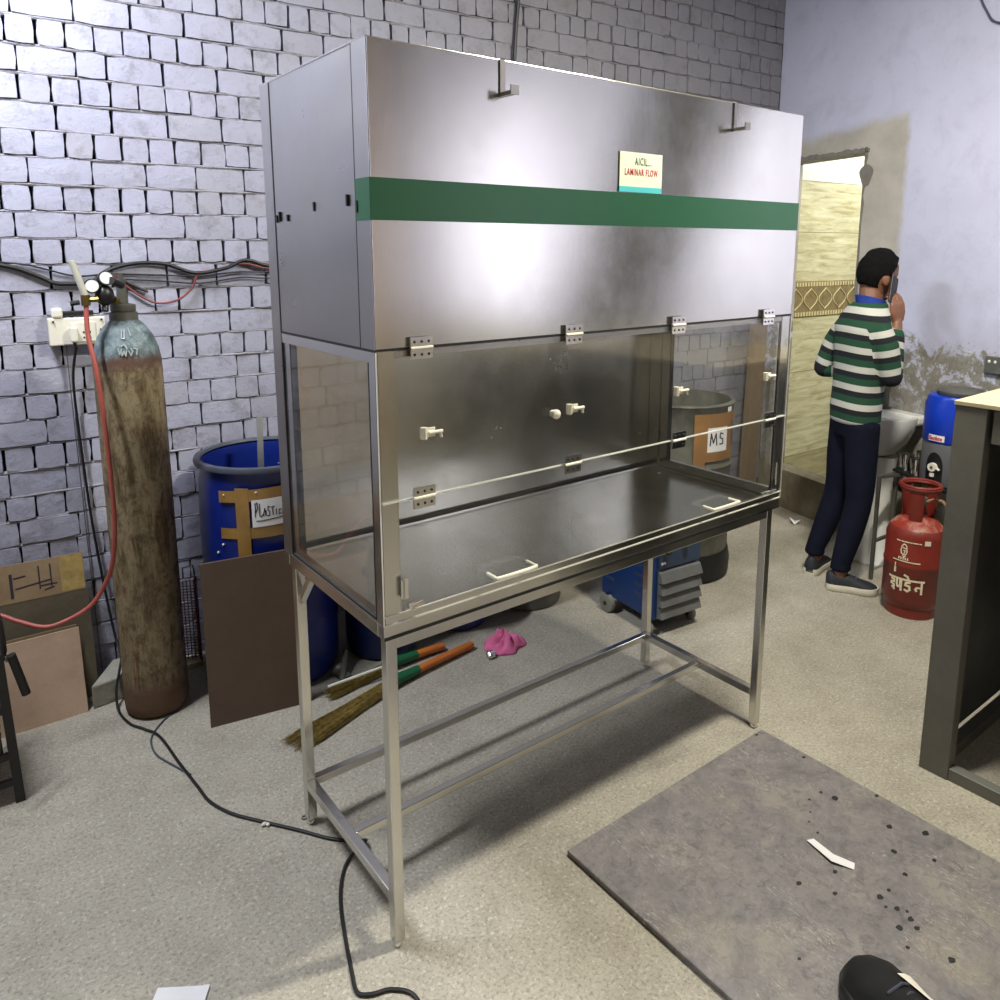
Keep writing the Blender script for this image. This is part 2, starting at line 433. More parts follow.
def dup(root, loc, label=None, group=None):
    r = root.copy(); C.objects.link(r); r.location = loc
    if label: r['label'] = label
    if group: r['group'] = group
    for ch in list(root.children):
        c = ch.copy(); C.objects.link(c); c.parent = r
        for g in list(ch.children):
            d = g.copy(); C.objects.link(d); d.parent = c
    return r
def text_mesh(txt, size, depth=.0002, sx=1.0, bold=0.0):
    cu = bpy.data.curves.new('lettering', 'FONT'); cu.body = txt; cu.size = size; cu.extrude = depth; cu.offset = bold
    cu.space_character = 1.22; cu.align_x = 'CENTER'; cu.align_y = 'CENTER'; cu.resolution_u = 3
    o = bpy.data.objects.new('lettering', cu); C.objects.link(o)
    bpy.context.view_layer.update()
    me = bpy.data.meshes.new_from_object(o.evaluated_get(bpy.context.evaluated_depsgraph_get()))
    bpy.data.objects.remove(o); bpy.data.curves.remove(cu)
    for v in me.vertices: v.co.x *= sx
    return me
def letters(name, txt, size, parent, mx, m, sx=1.0, bold=0.0):
    me = text_mesh(txt, size, .0002, sx, bold); me.materials.clear(); me.materials.append(m)
    me.transform(Matrix.Translation(-world_origin(parent)) @ mx)
    o = bpy.data.objects.new(name, me); C.objects.link(o); o.parent = parent; return o
def frame_mx(origin, xdir, ydir):
    """local x -> xdir, local y -> ydir, z -> their cross"""
    x = V(xdir).normalized(); y = V(ydir).normalized(); z = x.cross(y)
    m = Matrix((x, y, z)).transposed().to_4x4(); m.translation = V(origin); return m
def ribbon(mb, strokes, w, mapf, su=1.0):
    """flat pen strokes: each a polyline in (u, v); mapf(u, v, h) -> point; h is the lift"""
    for st in strokes:
        st = [(u * su, v) for u, v in st]
        fine = [st[0]]
        for (u0, v0), (u1, v1) in zip(st, st[1:]):
            k = max(1, int(abs(u1 - u0) / (.07 * su)))
            fine += [(u0 + (u1 - u0) * i / k, v0 + (v1 - v0) * i / k) for i in range(1, k + 1)]
        for (u0, v0), (u1, v1) in zip(fine, fine[1:]):
            d = V((u1 - u0, v1 - v0)); L = d.length or 1e-6; d /= L; nrm = V((-d.y, d.x)) * w / 2; e = d * w * .35
            q = [V((u0, v0)) - e - nrm, V((u1, v1)) + e - nrm, V((u1, v1)) + e + nrm, V((u0, v0)) - e + nrm]
            mb.add([mapf(p.x / su, p.y, 0) for p in q] + [mapf(p.x / su, p.y, 1) for p in q],
                   [(4, 5, 6, 7), (0, 1, 5, 4), (1, 2, 6, 5), (2, 3, 7, 6), (3, 0, 4, 7)])

# ------------------------------------------------------------------ room
CORN = V((3.796, 1.603, 0)); BANG = math.atan2(-.0514, .9987); RANG = math.atan2(-.97, -.245)
H = 3.9
fl = MB()
fl.add([(-3.4, -4.6, 0), (6.4, -4.6, 0), (6.4, 3.0, 0), (-3.4, 3.0, 0)], [(0, 1, 2, 3)])
struct('floor', fl, M['floor'])
ce = MB(); ce.box(-3.4, -4.6, H, 6.4, 3.0, H + .1); struct('ceiling', ce, M['ceil'])

def brick_wall():
    """English bond courses, each brick its own lump; beds smeared with mortar, perpends left open"""
    mb = MB(); tones = []
    rnd = random.Random(3)
    pitch = .0945; z0 = 2.222 - 24 * pitch
    S0, S1 = -6.6, 0.0
    def q(vs, fs, tone):
        mb.add(vs, fs); tones.extend([tone] * len(fs))
    mb.mat = 2
    q([(S0, .03, 0), (S1, .03, 0), (S1, .03, H), (S0, .03, H)], [(0, 1, 2, 3)], 0)
    for k in range(-1, 42):
        zb = z0 + k * pitch
        if zb > H: break
        head = k % 2 == 0
        w = .0955 if head else .1925
        s = S0 + rnd.uniform(-.05, .05) + (0.03 if head else .06)
        bed = .0075
        while s < S1:
            ww = w * rnd.uniform(.94, 1.06)
            if not head and rnd.random() < .10: ww = .0955
            e = min(s + ww, S1)
            fill = rnd.random() < (.62 if zb < 1.1 else (.30 if s < -2.6 else .55))
            gp = .0035 if not fill else .001
            if rnd.random() < .22: gp *= 1.5
            x0, x1 = s + gp, e - gp
            if x1 - x0 > .015:
                za = zb + bed * rnd.uniform(.2, .75); zt = zb + pitch - bed * rnd.uniform(.15, .7)
                y = rnd.uniform(-.004, .004); nx = 3 if ww > .12 else 2; nz = 2
                mb.mat = 0; g = []
                for i in range(nx + 3):
                    for j in range(nz + 3):
                        u = min(max((i - 1) / nx, 0), 1); t = min(max((j - 1) / nz, 0), 1)
                        x = x0 + (x1 - x0) * u; z = za + (zt - za) * t
                        edge = i in (0, nx + 2) or j in (0, nz + 2)
                        if edge: g.append((x, .032, z))
                        else:
                            rim = i in (1, nx + 1) or j in (1, nz + 1)
                            cor = i in (1, nx + 1) and j in (1, nz + 1)
                            jx = rnd.uniform(-.002, .002); jz = rnd.uniform(-.0014, .0014)
                            if cor: jx += .003 * (1 if i == 1 else -1); jz += .003 * (1 if j == 1 else -1)
                            g.append((x + jx, y + rnd.uniform(-.0015, .0015) + (.0012 if rim else 0), z + jz))
                m = nz + 3; fs = []
                for i in range(nx + 2):
                    for j in range(nz + 2): fs.append((i * m + j, (i + 1) * m + j, (i + 1) * m + j + 1, i * m + j + 1))
                q(g, fs, max(0, rnd.gauss(.05, .14)))
            s = e
        # mortar bed, ragged strip
        mb.mat = 1; n = int((S1 - S0) / .022); row = []
        ph = rnd.uniform(0, 50)
        for i in range(n + 1):
            x = S0 + (S1 - S0) * i / n
            d = mnoise.noise(V((x * 7 + ph, k * 3.1, 0))); d2 = mnoise.noise(V((x * 23 + ph, k * 5.7, 4)))
            d3 = mnoise.noise(V((x * 2.2 + ph, k * 1.7, 9)))
            yy = max(-.0015, .0012 + .0032 * d3 + .0034 * d + .0034 * d2)
            hh = .0065 + .003 * d + .003 * d2
            row.append([(x, .02, zb - hh), (x, yy + .002, zb - hh * .8), (x, yy, zb + .001 * d2), (x, yy + .004, zb + hh * .7), (x, .02, zb + hh)])
        vs = [p for r in row for p in r]; fs = []
        for i in range(n):
            for j in range(4): fs.append((i * 5 + j, (i + 1) * 5 + j, (i + 1) * 5 + j + 1, i * 5 + j + 1))
        o = len(mb.f); q(vs, fs, rnd.uniform(0, .8))
    me = mb.mesh('wall_back', [M['brick'], M['mortar'], M['gap_wall']])
    for p in me.polygons: p.use_smooth = p.material_index < 2
    bm = bmesh.new(); bm.from_mesh(me)
    for e in bm.edges:
        if len(e.link_faces) == 2 and e.calc_face_angle(0) > math.radians(42): e.smooth = False
    bm.to_mesh(me); bm.free()
    at = me.attributes.new('tone', 'FLOAT', 'FACE'); at.data.foreach_set('value', tones)
    o = bpy.data.objects.new('wall_back', me); C.objects.link(o)
    o.location = CORN; o.rotation_euler = (0, 0, BANG); o['kind'] = 'structure'
brick_wall()

rw = MB()
O0, O1, OZ0, OZ1, TH = .10, .705, .26, 2.245, .13
rw.box(0, 0, 0, O0, TH, H); rw.box(O1, 0, 0, 6.2, TH, H)
rw.box(O0, 0, OZ1, O1, TH, H); rw.box(O0, 0, 0, O1, TH, OZ0)
struct('wall_right', rw, M['rwall'], CORN, RANG)
# ragged wet-cement line left round the opening
t1 = MB(); rnd = random.Random(5)
def strip(a, b, w0, w1, horiz):
    n = 26; L = []; R_ = []
    for i in range(n + 1):
        t = a + (b - a) * i / n; w = w0 + (w1 - w0) * rnd.random()
        L.append(t); R_.append(w)
    for i in range(n):
        if horiz: p = [(L[i], OZ1), (L[i + 1], OZ1), (L[i + 1], OZ1 + R_[i + 1]), (L[i], OZ1 + R_[i])]
        else: p = [(O1, L[i]), (O1 + R_[i], L[i]), (O1 + R_[i + 1], L[i + 1]), (O1, L[i + 1])]
        t1.add([(x, -.004, z) for x, z in p] + [(x, .0, z) for x, z in p], [(0, 1, 2, 3), (0, 4, 5, 1), (1, 5, 6, 2), (2, 6, 7, 3), (3, 7, 4, 0)])
strip(O0, O1 + .03, .022, .034, True); strip(.9, OZ1 + .03, .008, .026, False)
t1.add([(O1 + .02 + .045 * math.cos(a) * (1 + .2 * math.sin(3 * a)), -.0045, 2.12 + .06 * math.sin(a)) for a in [2 * PI * k / 18 for k in range(18)]], [tuple(range(18))])
struct('trim_1', t1, M['lav_trim'], CORN, RANG)
# washroom seen through the opening
tw = MB(); tw.box(0.06, 0, 0, 2.5, .1, 2.9)
tile = struct('wall_bathroom', tw, M['tile'], (3.80, 1.500, 0), BANG)
tb = MB(); tb.box(.06, -.004, 1.255, 2.5, 0, 1.495)
struct('border_band', tb, M['border'], parent=tile)
tl = MB()
for z, s in ((1.475, 1), (1.275, 1)):
    x = .07
    while x < 1.6:
        tl.box(x, -.008, z - .014, x + .017, -.003, z + .014); x += .031
for k in range(9):
    cx = .13 + k * .168; pts = []
    for i in range(41):
        a = 2 * PI * i / 40; v = math.sin(a); u = math.cos(a)
        wd = .052 * (1 - .62 * v * v) + .020 * math.cos(2 * a)
        pts.append((cx + wd * u * 1.05 if abs(u) > .05 else cx + .012 * u, -.006, 1.375 + .072 * v))
    tl.tube(pts, .0035, 5)
struct('relief_scrolls', tl, M['border_lt'], parent=tile)
bl = MB(); bl.box(6.0, -.6, 0, 6.1, 1.6, 2.9); struct('wall_bathroom_far', bl, M['tile'])
bc = MB(); bc.box(3.85, -.6, 2.9, 6.1, 1.7, 3.0); struct('ceiling_bathroom', bc, M['ceil'])
bs = MB(); bs.box(3.7, -.7, 0, 6.1, -.6, 2.9); struct('wall_bathroom_side', bs, M['off_wall'])
# rest of the workshop, behind and beside the camera
wl = MB(); wl.box(-2.75, -4.5, 0, -2.65, 2.6, H); struct('wall_left', wl, M['off_wall'])
wf = MB(); wf.box(-2.75, -4.5, 0, 3.0, -4.4, H); struct('wall_front', wf, M['front_wall'])
# added unseen dark slab, slanted to put a dark band in the steel reflections
d1 = MB(); q_ = [(3.99, 0), (4.72, 0), (3.60, 2.8), (2.87, 2.8)]
d1.add([(x, -.05, z) for x, z in q_] + [(x, -.002, z) for x, z in q_], [(0, 1, 2, 3), (7, 6, 5, 4), (0, 4, 5, 1), (1, 5, 6, 2), (2, 6, 7, 3), (3, 7, 4, 0)])
struct('added_dark_slab', d1, M['added_slab_dark'], CORN, RANG)
# ------------------------------------------------------------------ laminar flow cabinet
W, D, ZB, ZM, ZT, ZS = 1.524, .579, .832, 1.493, 2.114, 1.154
cab = thing('laminar_flow_cabinet', 'large stainless steel laminar flow cabinet with a green band and clear hinged front', 'cabinet', (0, 0, ZB))
b = MB()
b.box(0, 0, ZB, W, .03, .867); b.box(0, D - .03, ZB, W, D, .867)
b.box(0, .03, ZB, .03, D - .03, .867); b.box(W - .03, .03, ZB, W, D - .03, .867)
part('base_frame', b, M['steel_tube'], cab, bevel=.002)
b = MB(); b.box(.03, .03, .850, W - .03, D - .006, .862)
part('work_surface', b, M['steel_shelf'], cab)
b = MB(); b.box(.03, D - .016, .860, W - .03, D - .006, .874); part('rubber_seal', b, M['gap'], cab)
b = MB(); b.box(.002, D - .006, .867, W - .002, D, ZT - .003); part('rear_panel', b, M['steel_back'], cab)
# upper casing
def grid_panel(mb, axis, at, a0, a1, z0, z1, n, amp, seed, th):
    """slightly oil-canned sheet"""
    na, nz = n; rows = []
    for i in range(na + 1):
        for j in range(nz + 1):
            u, v = i / na, j / nz; a = a0 + (a1 - a0) * u; z = z0 + (z1 - z0) * v
            fade = math.sin(PI * u) ** .5 * math.sin(PI * v) ** .5
            o = amp * fade * mnoise.noise(V((a * 2.1 + seed, z * 1.5, seed * 1.7)))
            rows.append((a, at + o, z) if axis == 'y' else (at + o, a, z))
    m = nz + 1
    mb.add(rows, [(i * m + j, (i + 1) * m + j, (i + 1) * m + j + 1, i * m + j + 1) for i in range(na) for j in range(nz)])
b = MB(); grid_panel(b, 'y', 0, 0, W, ZM, ZT, (48, 20), .0016, 3, 0)
fp = part('front_panel', b, M['steel_panel'], cab, smooth=True)
b = MB(); b.box(-.001, -.0015, ZM - .004, W + .001, .012, ZM + .001); part('seam', b, M['gap'], cab)
for sx, x in ((-1, 0), (1, W)):
    b = MB(); grid_panel(b, 'x', x, .066, .519, ZM, ZT, (14, 18), .006, 8 + sx, 0)
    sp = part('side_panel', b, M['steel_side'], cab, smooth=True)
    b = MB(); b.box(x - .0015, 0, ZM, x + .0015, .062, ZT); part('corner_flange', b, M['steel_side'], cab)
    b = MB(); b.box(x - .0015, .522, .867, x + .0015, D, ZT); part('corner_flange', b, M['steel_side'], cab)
    b = MB(); b.box(x - .001 , .060, ZM, x + .001, .068, ZT); b.box(x - .001, .517, ZM, x + .001, .524, ZT); b.box(x - .0012, .0, ZM - .006, x + .0012, D, ZM); pieces('seam', b, M['gap'], cab)
b = MB(); b.box(0, 0, ZT - .002, W, D, ZT); part('top_panel', b, M['steel_panel'], cab)
b = MB(); b.tube([(0, 0, ZT), (W, 0, ZT)], .0012, 6); b.tube([(0, 0, ZT), (0, D, ZT)], .0022, 6); b.tube([(0, 0, ZM), (0, 0, ZT)], .0018, 6)
part('folded_edge', b, M['chrome'], cab, smooth=True)
b = MB(); b.box(.005, .005, ZM, W - .005, D - .01, ZM + .004); part('filter_ceiling', b, M['steel_back'], cab)
# small punched slots in the left side
b = MB()
for y, z, h in ((.50, 1.78, .009), (.482, 1.785, .012), (.43, 1.78, .008), (.27, 1.80, .010), (.10, 1.805, .012), (.055, 1.79, .012)):
    b.box(-.0058, y - .003, z - h, .002, y + .003, z + h)
pieces('punched_slot', b, M['gap'], cab)
# posts of the lower half
for x, sx in ((0, 1), (W, -1)):
    for y, sy in ((0, 1), (D, -1)):
        b = MB(); fw = .046 if y == 0 else .05; dw = .034 if y == 0 else .05
        if y == 0:
            b.box(min(x, x + sx * fw), 0, .867, max(x, x + sx * fw), .004, ZM - .006)
            b.box(min(x, x + sx * .004), 0, .867, max(x, x + sx * .004), dw, ZM - .006)
        else:
            b.box(min(x, x + sx * .03), D - .056, .867, max(x, x + sx * .03), D - .008, ZM - .006)
        part('corner_post', b, M['steel_tube'], cab)
    xs = (x, x + sx * .012)
    b = MB()
    b.box(min(xs), .034, .867, max(xs), D - .056, .872)
    b.box(min(xs), .034, ZM - .03, max(xs), D - .056, ZM - .006)
    b.box(min(x + sx * .004, x + sx * .022), .034, .872, max(x + sx * .004, x + sx * .022), D - .056, .899)
    b.box(min(x + sx * .004, x + sx * .020), D - .098, .899, max(x + sx * .004, x + sx * .020), D - .058, ZM - .03)
    pieces('side_frame', b, M['steel_tube'], cab)
    b = MB()
    b.box(min(x - sx * .0005, x + sx * .006), .0345, .871, max(x - sx * .0005, x + sx * .006), D - .0565, .876)
    b.box(min(x - sx * .0005, x + sx * .006), D - .060, .872, max(x - sx * .0005, x + sx * .006), D - .0565, ZM - .03)
    b.box(min(x - sx * .0005, x + sx * .006), .033, .872, max(x - sx * .0005, x + sx * .006), .037, ZM - .03)
    b.box(min(x + sx * .004, x + sx * .0225), D - .101, .899, max(x + sx * .004, x + sx * .0225), D - .098, ZM - .03)
    pieces('rubber_seal', b, M['gap'], cab)
    b = MB(); b.box(min(x + sx * .002, x + sx * .005), .036, .874, max(x + sx * .002, x + sx * .005), D - .058, ZM - .03)
    part('side_window', b, M['glass'], cab)
    b = MB()
    for yy in (.12, .40): b.sphere((x + sx * .024, yy, .885), (.004, .004, .004), 8, 6)
    pieces('screw', b, M['chrome'], cab, smooth=True)
b = MB(); b.box(.046, 0, .867, W - .046, .012, .889); part('front_sill', b, M['steel_tube'], cab, bevel=.001)
b = MB(); b.box(.046, .002, ZM - .02, W - .046, .016, ZM - .006); part('front_header', b, M['steel_side'], cab)
for z in (.889, .868): 
    b = MB(); b.box(.0, -.0025, z - .0016, W, .0, z + .0016); part('bright_edge', b, M['edge'], cab)
b = MB(); b.box(-.0012, -.003, .868, .0012, .0, ZM - .006); b.box(W - .0012, -.003, .868, W + .0012, 0, ZM - .006); pieces('bright_edge', b, M['edge'], cab)
b = MB(); b.box(.0, -.0012, .832, W, .001, .840); part('gap_shade_strip', b, M['gap'], cab)  # dark strip painted in for the shaded gap above the stand rail
# doors
ud = MB(); ud.box(.004, -.006, ZS + .002, W - .004, -.002, ZM - .004)
upper = part('upper_door', ud, M['glass'], cab)
b = MB(); b.box(.004, -.0066, ZS - .0012, W - .004, -.0015, ZS + .0022); part('door_edge', b, M['edge'], upper)
ld = MB(); ld.box(.046, -.006, .893, W - .02, -.002, ZS - .003)
lower = part('lower_door', ld, M['glass'], cab)
for x0, x1 in ((.285, .408), (1.11, 1.235)):
    z = .921
    b = MB(); b.tube(crom([(x0, -.004, z), (x0, -.032, z), (x0 + .008, -.044, z), (x1 - .008, -.044, z), (x1, -.032, z), (x1, -.004, z)], 4), .005, 8)
    part('handle', b, M['white_metal'], lower, smooth=True)
def hinge(x, z, par, w=.056, hh=.024):
    b = MB(); b.box(x - w / 2, -.011, z + .003, x + w / 2, -.0065, z + hh); b.box(x - w / 2, -.011, z - hh, x + w / 2, -.0065, z - .003)
    hg = part('hinge', b, M['chrome'], par)
    b = MB(); b.tube([(x - w / 2, -.011, z), (x + w / 2, -.011, z)], .0042, 8); part('hinge_pin', b, M['white_metal'], hg, smooth=True)
    b = MB()
    for dx in (-.018, 0, .018):
        for dz in (-.014, .014): b.sphere((x + dx, -.0115, z + dz), (.0032, .002, .0032), 8, 5)
    pieces('hinge_screw', b, M['gap'], hg, smooth=True)
for x in (.107, .555, .955, 1.386): hinge(x, ZM - .002, cab)
for x in (.107, .557, .975, 1.425): hinge(x, ZS, cab)
def latch(x, z, L=.05):
    b = MB(); b.box(x - L / 2, -.009, z - .011, x + L * .3, -.0062, z + .011)
    lt = part('tower_bolt', b, M['white_metal'], cab, bevel=.002)
    b = MB(); b.tube([(x - L * .1, -.013, z), (x + L * .62, -.013, z)], .0045, 8); b.tube([(x + L * .5, -.013, z), (x + L * .56, -.013, z - .014)], .0035, 6)
    b.tube([(x - L * .32, -.010, z - .013), (x - L * .32, -.010, z + .013)], .008, 8)
    part('bolt_rod', b, M['white_metal'], lt, smooth=True)
for x in (.124, .558, .972, 1.405): latch(x, 1.300)
b = MB(); b.lathe([(.009, 0), (.009, .01), (.012, .012), (.012, .02), (.004, .024)], (.487, -.006, 1.296), 14, Matrix.Rotation(PI / 2, 4, 'X')); part('door_stop', b, M['white_metal'], cab, smooth=True)
b = MB(); b.box(.046, -.012, .925, .058, -.0065, .975); b.tube([(.044, -.012, .928), (.044, -.012, .972)], .004, 8); part('side_bolt', b, M['chrome'], cab)
b = MB(); b.box(.058, -.012, .899, .098, -.0065, .911); b.tube([(.062, -.014, .899), (.096, -.014, .906)], .004, 8); part('side_bolt', b, M['chrome'], cab)
b = MB(); b.box(1.462, -.012, .945, 1.474, -.0065, .985); b.tube([(1.478, -.012, .925), (1.478, -.012, 1.0)], .0035, 8); part('side_bolt', b, M['chrome'], cab)
b = MB(); b.box(1.40, -.012, .901, 1.47, -.0065, .909); b.tube([(1.40, -.013, .905), (1.48, -.013, .905)], .004, 8); part('side_bolt', b, M['chrome'], cab)
# band, sign, hooks
b = MB(); b.box(-.0025, -.0034, 1.761, W + .001, -.0008, 1.846); b.box(-.0035, -.0030, 1.761, -.0018, .060, 1.846)
part('green_band', b, M['green'], cab)
b = MB(); b.box(.710, -.0040, 1.862, .870, -.0012, 1.948); sg = part('name_plate', b, M['sign'], cab, label='cream name plate')
b = MB(); b.box(.7095, -.0042, 1.848, .8705, -.0012, 1.862); part('plate_edge', b, M['cyan'], sg)
fm = lambda x, z: frame_mx((x, -.0043, z), (1, 0, 0), (0, 0, 1))
def sub_letters(name, txt, size, par, mx, m, sx, bold):
    return letters(name, txt, size, par, mx, m, sx, bold)
sub_letters('title_lettering', 'AICIL...', .027, sg, fm(.797, 1.925), M['txt_green'], .62, .0003)
sub_letters('subtitle_lettering', 'LAMINAR FLOW', .0235, sg, fm(.790, 1.898), M['txt_red'], .62, .0003)
for x in (.335, 1.178):
    b = MB(); b.box(x - .007, -.0045, 2.045, x + .007, -.0025, ZT + .003); b.box(x - .007, -.0045, ZT + .001, x + .007, .03, ZT + .003)
    hk = part('hook', b, M['steel_side'], cab)
    b = MB(); b.box(x - .007, -.040, 2.036, x + .007, -.0025, 2.045); b.box(x - .007, -.043, 2.036, x + .016, -.040, 2.056); part('hook_tip', b, M['steel_side'], hk)

# ------------------------------------------------------------------ stand
st = thing('steel_stand', 'square-tube stainless steel stand under the cabinet', 'stand', (W / 2, D / 2, 0))
LX = (.026, W - .027); LY = (.029, D - .026); r = .0145
def bar(a, b_, w=.026, h=.026):
    m = MB(); a = V(a); b_ = V(b_); d = b_ - a; L = d.length; d.normalize()
    up = V((0, 0, 1)) if abs(d.z) < .95 else V((1, 0, 0)); x = d.cross(up).normalized(); y = x.cross(d)
    vs = [a + x * sx * w / 2 + y * sy * h / 2 + d * t for t in (0, L) for sx, sy in ((-1, -1), (1, -1), (1, 1), (-1, 1))]
    m.add(vs, [(0, 3, 2, 1), (4, 5, 6, 7), (0, 1, 5, 4), (1, 2, 6, 5), (2, 3, 7, 6), (3, 0, 4, 7)]); return m
for x in LX:
    for y in LY:
        leg = part('leg', bar((x, y, .016), (x, y, .831), .028, .028), M['steel_tube'], st, bevel=.002)
        b = MB(); b.lathe([(.010, 0), (.013, .003), (.013, .012), (.010, .018)], (x, y, 0), 14); part('leg_cap', b, M['chrome'], leg, smooth=True)
zs_ = .135
for x in LX: part('side_stretcher', bar((x, LY[0] + .014, zs_), (x, LY[1] - .014, zs_), .026, .028), M['steel_tube'], st, bevel=.002)
part('long_stretcher', bar((LX[0] + .014, .280, zs_), (LX[1] - .014, .280, zs_), .024, .024), M['steel_tube'], st, bevel=.002)
part('long_stretcher', bar((LX[0] + .014, LY[1], zs_), (LX[1] - .014, LY[1], zs_), .024, .024), M['steel_tube'], st, bevel=.002)
for y in LY: part('top_rail', bar((LX[0] + .014, y, .813), (LX[1] - .014, y, .813), .026, .034), M['steel_tube'], st, bevel=.002)
for y, s in ((LY[1], -1), (LY[0], 1)):
    for x in LX:
        if y > .3: part('corner_brace', bar((x, y + s * .012, .72), (x, y + s * .10, .826), .018, .018), M['steel_tube'], st)
# ------------------------------------------------------------------ left corner: cylinder, drum, boards
cy = thing('gas_cylinder', 'tall rusty gas cylinder with grey shoulder standing against the brick wall', 'gas cylinder', (-.188, 1.488, 0))
cx, cyy = -.188, 1.488
b = MB(); b.lathe([(.06, .0), (.098, .004), (.110, .02), (.1115, .05), (.1115, 1.285), (.1105, 1.325), (.104, 1.368), (.090, 1.410), (.068, 1.445), (.047, 1.467), (.040, 1.472)], (cx, cyy, 0), 56)
part('body', b, M['cyl'], cy, smooth=True, angle=60)
b = MB(); b.lathe([(.046, 1.458), (.046, 1.494), (.038, 1.496), (.041, 1.500), (.041, 1.520), (.030, 1.523)], (cx, cyy, 0), 28); part('neck_ring', b, M['galv'], cy, smooth=True, label='dark neck ring')
# faded stamped marks on the shoulder
b = MB()
def dome(u, v, h):
    a = -PI / 2 - .18 + u; z = 1.39 + v
    rr = .1105 - (z - 1.325) * .15 if z < 1.368 else (.104 - (z - 1.368) * .333 if z < 1.41 else .090 - (z - 1.41) * .63)
    rr += .0025 + .001 * h
    return V((cx + rr * math.cos(a), cyy + rr * math.sin(a), z))
ribbon(b, [[(-.16, .05), (-.15, .022), (-.06, .02), (-.05, .048)], [(.12, .055), (.17, .03)]], .004, dome, .1)
ribbon(b, [[(-.26, -.012), (-.22, -.03), (-.17, -.014), (-.15, -.034), (-.09, -.02), (-.05, -.036), (.0, -.012), (-.08, .002), (-.16, -.004)], [(.04, -.02), (.10, -.036), (.15, -.022), (.11, -.012)], [(.20, -.012), (.30, -.016), (.26, -.034)]], .0045, dome, .1)
part('painted_marks', b, plain('faded_white_paint', rgb(142, 152, 154), .7, 0, .3, 50), cy)
b = MB(); b.tube([(cx, cyy, 1.505), (cx, cyy, 1.60)], .017, 12, radii=[.020, .015]); b.tube([(cx, cyy, 1.598), (cx, cyy, 1.625)], .008, 8); b.tube([(cx, cyy, 1.53), (cx - .035, cyy - .02, 1.53)], .014, 10)
part('valve', b, M['galv'], cy, smooth=True)
rx, ry, rz = cx - .062, cyy - .045, 1.556
b = MB(); b.sphere((rx, ry, rz), (.030, .032, .036), 18, 12); b.tube([(rx, ry, rz - .03), (rx - .004, ry - .01, rz - .052)], .011, 10); b.tube([(rx, ry, rz + .02), (rx - .002, ry, rz + .06)], .009, 8)
reg = part('regulator', b, M['black_paint'], cy, smooth=True, label='black regulator')
b = MB(); b.tube([(cx - .020, cyy - .012, 1.535), (rx + .025, ry + .01, 1.54)], .014, 10); part('regulator_nut', b, M['brass'], reg, smooth=True)
for gx, gz, nrm in ((rx - .038, 1.588, V((-.1, -1, .1))), (rx + .004, 1.612, V((.1, -1, .2)))):
    nrm.normalize(); c = V((gx, ry - .012, gz))
    b = MB(); b.tube([c + nrm * -.012, c + nrm * .012], .024, 22); gg = part('gauge', b, M['black_paint'], reg, smooth=True)
    b = MB(); b.tube([c + nrm * .012, c + nrm * .0135], .020, 22); b2 = part('gauge_dial', b, M['paper'], gg) if False else part('gauge_dial', b, M['paper'], reg)
b = MB(); b.tube([(rx + .018, ry - .03, 1.606), (cx - .005, cyy - .03, 1.588)], .013, 12); part('adjusting_knob', b, M['black'], reg, smooth=True)
qx = rx - .062
b = MB(); b.tube([(qx, ry - .02, 1.525), (qx, ry - .02, 1.560)], .014, 10); b.tube([(rx - .02, ry - .01, 1.545), (qx, ry - .02, 1.545)], .010, 8); part('flow_valve', b, M['brass'], reg, smooth=True)
b = MB(); b.tube([(qx - .018, ry - .02, 1.537), (qx - .045, ry - .02, 1.533)], .008, 8); part('valve_knob', b, M['black'], reg, smooth=True)
b = MB(); b.tube([(qx, ry - .02, 1.560), (qx - .030, ry - .02, 1.672)], .011, 12); part('flow_tube', b, M['clear'], reg, smooth=True, label='cloudy white tube')
hp = [(qx, ry - .022, 1.524), (-.318, 1.40, 1.430), (-.308, 1.365, 1.31), (-.302, 1.35, 1.138), (-.299, 1.348, .961), (-.301, 1.35, .781), (-.317, 1.37, .637), (-.346, 1.40, .552), (-.391, 1.41, .491), (-.461, 1.42, .457), (-.53, 1.42, .452), (-.60, 1.47, .474), (-.66, 1.515, .50), (-.76, 1.56, .52), (-.95, 1.60, .45)]
b = MB(); b.tube(crom(hp, 6), .0078, 10); single('gas_hose', b, M['red_hose'], 'long red rubber hose hanging from the cylinder regulator and looping left', 'hose', smooth=True)

# switchboard
A = V((-.292, 1.812, 1.412)); wx = V((.9987, -.0514, 0)); wn = V((-.0514, -.9987, 0))
def wall_box(mb, u0, u1, z0, z1, d0, d1):
    o = V((A.x, A.y, 0)); vs = [o + wx * u + wn * d + V((0, 0, z)) for u in (u0, u1) for d in (d0, d1) for z in (z0, z1)]
    mb.add(vs, [(0, 1, 3, 2), (4, 6, 7, 5), (0, 4, 5, 1), (2, 3, 7, 6), (0, 2, 6, 4), (1, 5, 7, 3)])
sb = thing('switchboard', 'white electrical switchboard on the brick wall behind the gas cylinder', 'switchboard', A)
b = MB(); wall_box(b, -.092, .095, 1.362, 1.462, 0, .045); part('cover', b, M['white'], sb, bevel=.004)
b = MB(); wall_box(b, -.022, .060, 1.372, 1.445, .045, .049); part('socket_plate', b, M['white'], sb, bevel=.002)
b = MB()
for u, z in ((.028, 1.43), (.020, 1.408), (.040, 1.408), (.020, 1.388), (.040, 1.388), (.078, 1.415), (-.075, 1.45), (.082, 1.452)):
    o = V((A.x, A.y, z)) + wx * u; b.tube([o + wn * .045, o + wn * .0505], .0035, 8)
pieces('socket_hole', b, M['gap'], sb)
b = MB(); wall_box(b, -.078, -.042, 1.462, 1.498, 0, .05); part('bell_push', b, M['white'], sb, bevel=.008)
pl = thing('plug', 'white two-pin plug pushed into the switchboard', 'plug', A + wn * .05 + wx * -.012)
